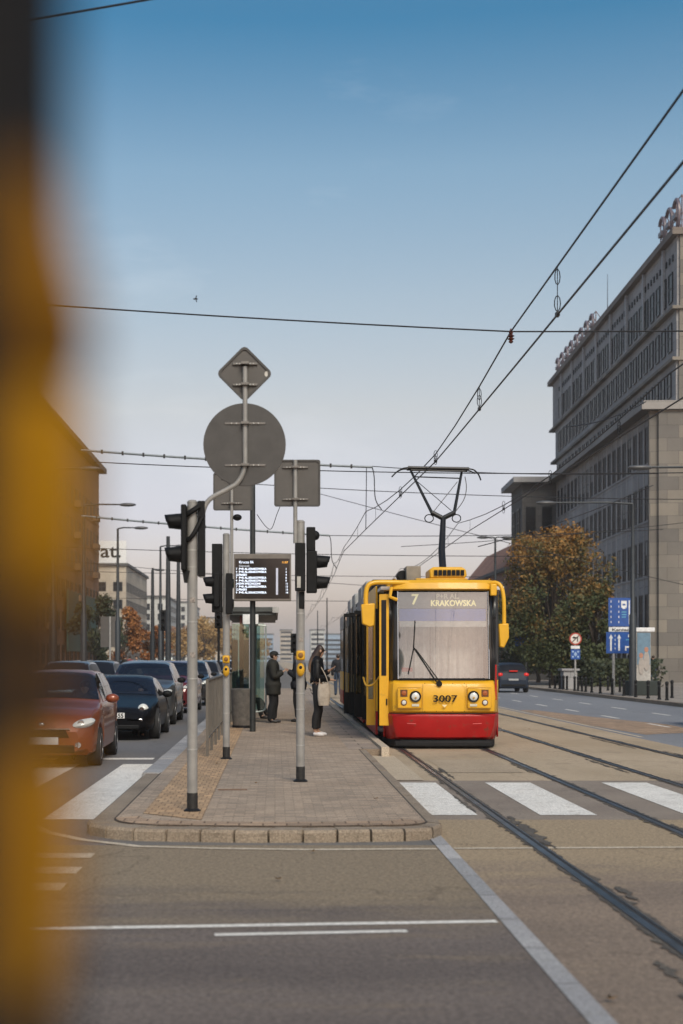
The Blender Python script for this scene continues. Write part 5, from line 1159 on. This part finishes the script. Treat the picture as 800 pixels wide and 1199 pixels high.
# roof equipment
MB().box(-.46, .50, .62, 1.6, 3.12, 3.17).build('equipment_tray', yellow, tr, bevel=.01); MB().box(-1.0, 1.02, .40, 2.4, 3.10, 3.13).build('roof_mat', blackm, tr)
ac = MB().prism([(-.20, 3.17), (.46, 3.17), (.50, 3.22), (.48, 3.34), (.40, 3.385), (-.13, 3.385), (-.21, 3.34)], .66, 1.5, 'y').build('air_conditioner', yellow, tr, bevel=.03)
g_ = MB()
for k in range(7): g_.box(-.12+k*.083, -.12+k*.083+.064, .62, .668, 3.225, 3.325)
g_.build('air_grille', black, ac, smooth=False)
MB().box(-.60, -.32, 1.2, 1.9, 3.14, 3.44).build('resistor_box', mat('box_taupe', (.25, .215, .17), .6), tr, bevel=.015); MB().lathe([(.09, 0), (.09, .5)], (-.66, 1.4, 3.28), 16, 'y').build('roof_cable_drum', blackm, tr)
MB().tube([(-.9, 2.6, 3.1), (-.9, 2.6, 3.22), (-.9, 3.3, 3.22), (-.9, 3.3, 3.1)], .03, 6).build('roof_rail', yellow, tr)
for y, h, m_ in ((4.2, .25, blackm), (6.8, .36, grey_roof), (8.9, .36, grey_roof), (12.9, .36, grey_roof), (16.2, .34, grey_roof)): MB().box(-1.10, 1.05, y, y+1.7, 3.10, 3.10+h).build('roof_pod', m_, tr, bevel=.04)
# pantograph: lower arm, diamond upper frame, collector head with horns
pm_ = mat('pantograph_black', (.014, .014, .015), .4, .3)
PYL = 3.25; pan = MB().tube([(.20, 2.0, 3.15), (.24, PYL-.5, 3.85), (wx(516.5, TY+PYL)-TX, PYL, wz(607, TY+PYL))], [.075, .07, .055], 10).build('pantograph', pm_, tr)
pan_pts = lambda px, py, d: Vector((wx(px, d)-TX, 0, wz(py, d)))
D = TY+PYL
def pp_(px, py, dy=0): v = pan_pts(px, py, D); return (v.x, PYL+dy, v.z)
MB().tube([pp_(516, 607), pp_(503, 600)], .05, 8).tube([pp_(516, 607), pp_(530, 600)], .05, 8).tube([pp_(504, 602), pp_(480, 549, .3)], [.035, .026], 8).tube([pp_(529, 602), pp_(540, 551, .3)], [.035, .026], 8).build('upper_arm', pm_, pan)
MB().tube([pp_(506, 598), pp_(535, 562, .3)], .008, 5).tube([pp_(526, 598), pp_(488, 562, .3)], .008, 5).tube([pp_(484, 556, .3), pp_(538, 558, .3)], .014, 6).tube(curve_pts([pp_(530, 600), pp_(541, 585, .1), pp_(545, 570, .2), pp_(544, 556, .3)], 4), .009, 5).build('brace_wire', pm_, pan)
MB().tube([pp_(476, 546, .2), pp_(548, 547.5, .2)], .035, 8).tube([pp_(476, 545.5, .5), pp_(548, 547, .5)], .030, 8).tube([pp_(480, 549, .2), pp_(544, 550.5, .2)], .018, 8).build('collector_head', pm_, pan)
MB().tube(curve_pts([pp_(476, 546, .2), pp_(470, 547, .2), pp_(463, 551, .2), pp_(457, 557, .2)], 4), .016, 6).tube(curve_pts([pp_(548, 547.5, .2), pp_(554, 549, .2), pp_(559, 554, .2), pp_(562, 561, .2)], 4), .016, 6).tube(curve_pts([pp_(476, 545.5, .5), pp_(470, 546, .5), pp_(464, 549, .5)], 4), .014, 6).tube(curve_pts([pp_(548, 547, .5), pp_(552, 548, .5), pp_(557, 551, .5)], 4), .014, 6).build('horn', pm_, pan)
for px in (500, 532): MB().tube([(pp_(px, 607)[0]+.09*math.cos(a), PYL, pp_(px, 607)[2]+.08*math.sin(a)) for a in [k*.52 for k in range(13)]], .012, 6).build('spring_loop', pm_, pan)

# ------------------------------------------------------------------ overhead line
wire = mat('copper_wire', (.022, .022, .024), .5, .3); insm = mat('insulator_brown', (.10, .03, .02), .3); bluest = mat('span_tube', (.16, .185, .20), .45, .4); lampdark = mat('lamp_pole_dark', (.035, .04, .045), .5, .3)
def sag(a, b, s, n=14): a, b = Vector(a), Vector(b); return [a+(b-a)*(k/n)-Vector((0, 0, s*4*(k/n)*(1-k/n))) for k in range(n+1)]
def wire_obj(pts, r, label, group=None, cat='wire', name='overhead_wire', m=wire): return tag(MB().tube(pts, r, 5).build(name, m), label, cat, group)
def zig(y, X): return X+(.12*math.sin(y*.12+1.) if y > 5 else 0)
def ctrack(X, zc, zm, lab1, lab2, droplab, grp, y0, ys, kx):
    sup = ys
    cw = []; ms = []
    for a, b in zip(sup, sup[1:]):
        for k in range(8):
            y = a+(b-a)*k/8; cw.append((kx(y), y, zc-.0)); ms.append((kx(y), y, zm-(.42 if a > 5 else -.03)*4*(k/8)*(1-k/8)))
    wire_obj(cw, .013, lab1); wire_obj(ms, .012, lab2)
    n = 0
    for a, b in zip(sup, sup[1:]):
        for k in (1, 3, 5, 7):
            y = a+(b-a)*k/8; zz = zm-(.42 if a > 5 else -.03)*4*(k/8)*(1-k/8)
            if y < 6 or y > 150: continue
            mb = MB().tube([(kx(y), y, zc), (kx(y), y, zz)], .005, 4)
            if y < 40:
                mb.tube([(kx(y)+.035*math.cos(q), y, zc+.13+.09*math.sin(q)) for q in [i*.7 for i in range(10)]], .006, 4); mb.tube([(kx(y)+.03*math.cos(q), y, zz-.12+.09*math.sin(q)) for q in [i*.7 for i in range(10)]], .006, 4); mb.box(kx(y)-.02, kx(y)+.02, y-.05, y+.05, zc-.02, zc+.03)
            tag(mb.build('wire_dropper', wire), droplab, 'dropper', grp)
SUP = [-6, 19.4, 43, 66, 90, 115, 145, 180, 230]
kx1 = lambda y: interp([(-10, 3.25), (19.4, 3.22), (28, 3.2), (43, 2.75), (52, 2.5), (66, 2.75), (90, 3.0), (230, 3.06)], y)
kx2 = lambda y: interp([(-10, 6.2), (19.4, 6.1), (43, 5.9), (66, 6.1), (230, 6.0)], y)
ctrack(3.1, 5.58, 6.12, 'lower contact wire running above the tram track to its pantograph', 'upper carrying wire above the nearer tram track', 'short dropper linking the two wires above the tram', 'droppers of the nearer overhead line', -6, SUP, kx1)
ctrack(6.0, 5.55, 6.05, 'lower contact wire above the farther tram track on the right', 'upper carrying wire above the farther tram track on the right', 'short dropper linking the two wires above the right hand track', 'droppers of the farther overhead line', -6, [-6, 22, 46, 69, 93, 118, 148, 183, 233], kx2)
wire_obj(sag((-11, 20.2, 7.35), (3.22, 19.4, 6.12), .10)+sag((3.22, 19.4, 6.12), (14.6, 19.0, 6.25), .06)[1:], .011, 'thin span wire crossing the whole sky above the platform signs')
wire_obj(sag((-6, 11.6, 6.2), (1.2, 12, 7.62), .02), .010, 'thin wire cutting the upper left corner of the sky')
for (x, y, z, lb__) in ((3.22, 19.4, 6.06, 'brown insulator where the span wire meets the carrying wire above the tram'), (6.12, 19.6, 6.10, 'brown insulator on the span wire at the right edge')):
    tag(MB().lathe([(.012, -.10), (.035, -.08), (.02, -.06), (.05, -.04), (.02, -.02), (.05, 0), (.02, .02), (.03, .05), (.01, .1)], (0, 0, 0), 12).build('insulator', insm, loc=(x, y, z)), lb__, 'insulator')
# poles on the left that carry the spans, tubes with brackets
def catpole(label, x, y, h, r=.13): 
    t = thing('catenary_pole', label, 'pole', (x, y, 0), 0); MB().tube([(0, 0, 0), (0, 0, h*.45), (0, 0, h)], [r, r*.85, r*.55], 12).build('pole_shaft', lampdark, t); MB().lathe([(r*1.6, 0), (r*1.6, .5), (r*1.05, .56)], (0, 0, 0), 12).build('pole_base', lampdark, t); return t
def span(y, zl, zr, xl, xr, label, thick=.028, drop=None):
    t = thing('span_tube', label, 'span wire', (0, y, 0)); MB().tube(sag((xl, 0, zl), (xr, 0, zr), .05), thick, 8).build('tube', bluest, t)
    f = MB(); n = int((xr-xl)/.62)
    for k in range(1, n): u = k/n; f.box(xl+(xr-xl)*u-.03, xl+(xr-xl)*u+.03, -.045, .045, zl+(zr-zl)*u-.20*u*(1-u)-.06, zl+(zr-zl)*u-.2*u*(1-u)+.06)
    f.build('tube_clips', wire, t, smooth=False)
    if drop: MB().tube(curve_pts([(xr, 0, zr), (xr+.06, 0, zr-.3), (xr+.10, 0, zr-1.0), (xr+.3, 0, zr-1.35)], 5), .018, 6).build('drop_cable', wire, t)
    return t
span(45, wz(527, 45), wz(547, 45), wx(95, 45), wx(436, 45), 'upper blue grey span tube with clips behind the big round sign', .035, True)
span(58, wz(604, 58), wz(627, 58), wx(95, 58), wx(386, 58), 'lower blue grey span tube with clips behind the signal heads', .04, True)
lines = [(34, (110, 541), (800, 566)), (45, (436, 546), (800, 540)), (52, (300, 567), (800, 592)), (58, (386, 627), (800, 612)), (66, (60, 640), (640, 655)), (90, (60, 668), (620, 672)), (72, (330, 566), (800, 690)), (38, (560, 640), (800, 552)), (120, (120, 700), (600, 705)), (115, (60, 655), (500, 688)), (75, (470, 640), (800, 615)), (30, (660, 500), (800, 440))]
for i, (d, a, b) in enumerate(lines):
    wire_obj(sag((wx(a[0], d), d, wz(a[1], d)), (wx(b[0], d), d+(3 if i % 2 else -2), wz(b[1], d)), .12), .0016*d**.35*4 if False else .008+.00012*d, 'thin dark cross wire spanning the street in the background', 'cross wires spanning the street')
wire_obj(sag((2.9, 45, wz(546, 45)), (2.75, 43, 5.6), .15), .014, 'slack feeder cable hanging from the upper span tube to the contact wire')
catpole('dark tapering pole left of the thick signal pole, taller one', wx(197, 74), 74, wz(628, 74), .17); catpole('dark tapering pole seen just left of the thick signal pole', wx(209, 80), 80, wz(650, 80), .16)
catpole('dark tapering pole far down the street left of the lamp row', wx(179, 96), 96, wz(665, 96), .15)
for i, (px, d, ty) in enumerate(((383, 150, 700), (372, 190, 715), (430, 130, 690))): catpole('distant thin pole at the far end of the tracks', wx(px, d), d, wz(ty, d), .10)['group'] = 'distant poles at the end of the street'

# ------------------------------------------------------------------ street lamps
def lamp(label, px, d, topy, arm, double=False, zb=0., s=1, col=lampdark):
    x = wx(px, d); h = wz(topy, d)-zb; t = thing('street_lamp', label, 'street lamp', (x, d, zb))
    MB().tube([(0, 0, 0), (0, 0, h*.42), (0, 0, h*.43), (0, 0, h)], [.16, .15, .10, .06], 12).build('pole_shaft', col, t)
    for q in ((s, -s) if double else (s,)):
        MB().tube([(0, 0, h), (q*arm*.3, 0, h+.06), (q*arm, 0, h+.05)], [.045, .04, .035], 8).build('lamp_arm', col, t)
        MB().ell((0, 0, 0), (.42, .17, .09)).build('lamp_head', mat('lamp_head_grey', (.12, .12, .12), .4, .3), t, loc=(q*(arm+.2), 0, h+.04))
    return t
lamp('tall curved arm lamp in front of the brown block, nearest of the left row', 98, 68, 592, 1.9)
lamp('second tall arm lamp of the left row, before the cream building', 138, 80, 619, 1.1)
lamp('third arm lamp of the left row, right of the orange tree', 188, 92, 640, 1.1)
lamp('thin lamp with short head between the second and third arm lamps', 178, 110, 668, .4)
lamp('nearest curved lamp head against the upper storeys of the brown block', 62, 56, 550, 1.3)
lamp('long arm lamp in front of the grey office block, arm reaching left over the road', 741, 59, 590, 3.4, zb=.13, s=-1)
lamp('nearest long arm lamp whose arm enters from the right edge', 838, 47, 549, 2.3, zb=.13, s=-1)
lamp('double headed lamp behind the right side of the tram', 580, 90, 630, .55, True)
lamp('lamp just behind the autumn tree, head above the red gable', 608, 105, 632, .6, zb=0, s=-1)

# ------------------------------------------------------------------ right sidewalk furniture
BX = 14.5
bol = thing('bollard', 'short black bollard at the edge of the right sidewalk', 'bollard', (BX, 75, .13), 0, 'bollards along the right sidewalk')
MB().lathe([(.075, 0), (.075, .05), (.055, .07), (.055, .58), (.068, .60), (.068, .66), (.04, .70), (.003, .71)], (0, 0, 0), 14).build('bollard_post', blackm, bol)
MB().tube([(0, 0, .50), (0, 0, .53)], .062, 14).build('collar', mat('collar_grey', (.05, .05, .05), .5), bol)
for px in (650, 655.5, 660, 664, 673, 677, 681.5, 686, 693, 703, 717, 730.5, 744.5, 759, 772, 781):
    d = BX*F/(px-CX); c = copy_tree(bol); c.location = (BX, d, .13)
for px, dd in ((726, 66), (787, 56), (712, 69)): c = copy_tree(bol); c.location = (wx(px, dd), dd, .13)
sb = mat('sign_blue', (.012, .075, .30), .4); sw_ = mat('sign_white', (.72, .72, .72), .4)
D = 61.5; bs = thing('lane_sign', 'blue lane direction sign in two panels with a white name strip between', 'road sign', (0, D, .13))
def pz(px, py): return wx(px, D), wz(py, D)-.13
def pbox(x0, y0, x1, y1, yy0, yy1, name, m, par):
    a, b = pz(x0, y1), pz(x1, y0); return MB().box(a[0], b[0], yy0, yy1, a[1], b[1]).build(name, m, par, smooth=False)
MB().tube([(wx(719, D), .08, 0), (wx(719, D), .08, wz(702, D)-.13)], .06, 10).tube([(wx(735, D), .08, wz(765, D)-.2), (wx(735, D), .08, wz(702, D)-.13)], .05, 10).build('sign_post', steel, bs)
u = pbox(712.6, 700, 740, 733.5, 0, .03, 'upper_panel', sb, bs); l_ = pbox(710, 740, 743, 765, 0, .03, 'lower_panel', sb, bs); n_ = pbox(713, 734.2, 740, 739.5, -.005, .03, 'name_strip', sw_, bs)
a = pz(716.5, 738.7); text_mb('Kaniec', .15, (a[0], -.009, a[1]), width=.75, bold=.004).build('name_lettering', black, n_)
def marks(par, items, name, m=sw_):
    mb = MB()
    for it in items:
        q = [pz(*p) for p in it]; mb.add([(x, -.004, z) for x, z in q], [tuple(range(len(q)))])
    return mb.build(name, m, par, smooth=False)
def rc_(x0, y0, x1, y1): return [(x0, y0), (x1, y0), (x1, y1), (x0, y1)]
marks(u, [rc_(715.2, y, 716, y+2.6) for y in range(703, 732, 6)]+[rc_(724.3, y, 725.1, y+2.6) for y in range(703, 732, 6)]+[rc_(736.3, 703, 737.6, 731)], 'lane_marks')
marks(u, [rc_(727.5, 703.5, 734, 707), rc_(727.5, 707, 729, 711.5), rc_(732.5, 707, 734, 711.5), rc_(729, 709, 732.5, 713)], 'bus_symbol'); marks(u, [rc_(728, 716, 733.5, 717.2), rc_(728, 719, 733.5, 720.2), rc_(728, 722, 733, 723)], 'small_print', mat('sign_cyan', (.1, .35, .5), .4))
def arrow(x): return [[(x-1, 762), (x+1, 762), (x+1, 747), (x-1, 747)], [(x-2.4, 747.5), (x+2.4, 747.5), (x, 742.5)]]
marks(l_, arrow(715.5)+arrow(725)+[rc_(720, y, 720.7, y+2.4) for y in range(743, 762, 5)], 'arrow')
marks(l_, [rc_(732, 758.5, 733.5, 762), rc_(732, 756.5, 738, 758.5), [(737.5, 754), (741.5, 757.5), (737.5, 761)], rc_(735.5, 743, 737, 746)], 'turn_arrow'); marks(l_, [rc_(733, 748.5, 739, 749.6)], 'small_print', MATS['sign_cyan'])
D = 69.0; ns = thing('no_left_turn_sign', 'round red rimmed no left turn sign above small plates under the autumn tree', 'road sign', (0, D, .13))
MB().tube([(wx(674, D), .06, 0), (wx(674, D), .06, wz(742, D)-.13)], .045, 8).build('sign_post', steel, ns)
c = pz(674, 748); MB().lathe([(.30, 0), (.30, .02)], (c[0], 0, c[1]), 28, 'y').build('sign_disc', mat('sign_red', (.40, .05, .03), .4), ns)
f_ = MB().lathe([(.235, -.004), (.235, .0)], (c[0], -.001, c[1]), 28, 'y').build('sign_face', mat('sign_cream', (.66, .60, .55), .4), ns)
MB().tube([(c[0]+.1, -.012, c[1]-.13), (c[0]+.1, -.012, c[1]+.06), (c[0]-.06, -.012, c[1]+.06)], .028, 5).add([(c[0]-.05, -.012, c[1]+.13), (c[0]-.05, -.012, c[1]-.01), (c[0]-.17, -.012, c[1]+.06)], [(0, 1, 2)]).tube([(c[0]-.16, -.015, c[1]-.16), (c[0]+.16, -.015, c[1]+.16)], .020, 5).build('turn_symbol', black, f_)
pbox(668.5, 756.2, 679, 759.5, 0, .02, 'name_plate', sw_, ns); b_ = pbox(668.6, 760.2, 679.5, 772, 0, .02, 'blue_plate', sb, ns); marks(b_, [rc_(670, 762, 672, 764), rc_(676, 762, 678, 764), rc_(670, 768, 672, 770), rc_(676, 768, 678, 770), [(674, 763), (676, 766), (674, 769), (672, 766)]], 'plate_marks', mat('plate_pale', (.3, .42, .6), .4))
# advertising column with a generic poster
D = 60; ac_ = thing('advertising_pillar', 'lit advertising pillar with a two figure poster on a dark base at the building corner', 'advertising pillar', (wx(751.5, D), D, .13))
k = D/F
MB().box(-.30, .30, -.3, .3, 0, wz(740, D)-.135).build('pillar_core', steel, ac_); MB().prism([(-.62, 0), (.62, 0), (.62, .62), (-.62, .62)], -.36, .36, 'y').build('dark_base', mat('base_dark_green', (.012, .02, .018), .6), ac_, bevel=.03)
MB().box(-.48, .46, -.36, .36, wz(740, D)-.13, wz(735, D)-.13).build('cap', sw_, ac_, bevel=.02)
po = MB().box(-.27, .28, -.33, -.305, wz(790, D)+.3, wz(741, D)-.13).build('poster', mat('poster_sky', (.13, .22, .30), .5), ac_, smooth=False)
for (xx, zz_, s_) in ((-.10, 1.25, .9), (.12, 1.45, 1.0)):
    MB().ell((0, 0, 0), (.13*s_, .004, .42*s_)).build('poster_figure', mat('poster_cream', (.36, .32, .29), .6), po, loc=(xx, -.332, zz_)); MB().ell((0, 0, 0), (.09, .004, .11)).build('poster_face', mat('poster_skin', (.42, .20, .13), .6), po, loc=(xx-.01, -.337, zz_+.48*s_))
# generic low objects by the trees on the right
D = 66
for (nm, lb__, px, py, w1, h1, m_, d_) in (('utility_box', 'grey concrete utility box between the bollards under the tree', 668, 0, .7, .95, w_grey, 72), ('kiosk', 'small kiosk with green posters behind the round sign', 686, 0, 1.7, 2.6, w_dark, 88), ('bus_shelter', 'dark bus shelter in the shade of the large autumn tree', 628, 0, 4.2, 2.5, mat('shade_dark', (.03, .03, .032), .5), 104)):
    t = thing(nm, lb__, nm.replace('_', ' '), (wx(px, d_), d_, .13)); MB().box(-w1/2, w1/2, 0, .8, 0, h1).build('body', m_, t, bevel=.02); MB().box(-w1/2-.1, w1/2+.1, -.1, .9, h1, h1+.1).build('cover', w_grey, t)
    if nm == 'kiosk':
        for q in range(2): MB().box(-.6+q*.65, -.15+q*.65, -.03, -.002, .9, 2.2).build('poster', mat('poster_green', (.12, .25, .08), .5), t)
        MB().box(.6, .95-.1, -.03, -.002, .3, 2.1).build('door', mat('kiosk_door', (.10, .05, .03), .6), t)
    if nm == 'bus_shelter': MB().box(-1.9, 1.9, -.03, -.002, .5, 2.1).build('glass_panel', winglass, t)
for (px, d_, lb__) in ((608, 70, 'small blue info sign on a thin post right of the tram'),):
    t = thing('info_sign', lb__, 'road sign', (15.2, 86, .13)); MB().tube([(0, 0, 0), (0, 0, 3.1)], .05, 8).build('sign_post', steel, t); MB().box(-.7, .7, -.08, -.055, 2.3, 3.1).build('sign_plate', sb, t)
# hedge and bicycle-like clutter as low bushes
rnd = random.Random(5); mb = MB()
for k in range(5000):
    p = Vector((rnd.uniform(17.5, 21.5), rnd.uniform(78, 92), .15+rnd.random()**.7*1.5)); e = Vector((rnd.uniform(-1, 1), rnd.uniform(-1, 1), rnd.uniform(-1, 1))).normalized(); f_ = e.orthogonal().normalized()*.13; g_ = e.cross(f_)*.7
    mb.add([p-f_, p-g_, p+f_, p+g_], [(0, 1, 2, 3)])
tag(mb.build('hedge', leaf_green, smooth=False), 'low dark hedge under the trees on the right sidewalk', 'hedge')
# bird
bd = MB().ell((0, 0, 0), (.16, .05, .05)).add([(-.02, 0, .02), (.06, 0, .02), (.10, .02, .26), (.03, 0, .2)], [(0, 1, 2, 3)]).add([(.02, 0, 0), (.08, 0, 0), (.10, -.02, -.24), (.04, 0, -.16)], [(0, 1, 2, 3)]).build('bird', black, loc=(wx(229, 90), 90, wz(350, 90)), solid=.01)
tag(bd, 'small dark bird flying high in the sky above the signs', 'bird')
# platform litter
tag(MB().box(-.17, .17, -.012, .012, 0, .012).build('stick', mat('wood_stick', (.16, .10, .07), .8), loc=(wx(272, 16.4), 16.6, PLAT+.005), rz=.03), 'thin brown stick lying on the platform pavers', 'stick')

for k_, (par, mb) in REST.items():
    o = mb.build('more_windows', frame_m, par, smooth=False); tag(o, kind='stuff'); o.data.materials[0] = winglass
# haze: one closed volume around everything
hz = MB().box(-2600, 2600, -80, 5100, -1.2, 80).build('haze', None, smooth=False) if False else None
me = bpy.data.meshes.new('haze'); b_ = MB().box(-2600, 2600, -80, 5100, -1.2, 60); me.from_pydata(b_.v, [], b_.f); ho = bpy.data.objects.new('haze', me); COL.objects.link(ho)
hm = bpy.data.materials.new('haze_air'); hm.use_nodes = True; nt = hm.node_tree; nt.nodes.remove(nt.nodes['Principled BSDF']); pv = nt.nodes.new('ShaderNodeVolumePrincipled')
pv.inputs['Color'].default_value = (.93, .92, .93, 1); pv.inputs['Density'].default_value = .0003; nt.links.new(pv.outputs[0], nt.nodes['Material Output'].inputs['Volume']); me.materials.append(hm); tag(ho, kind='stuff')
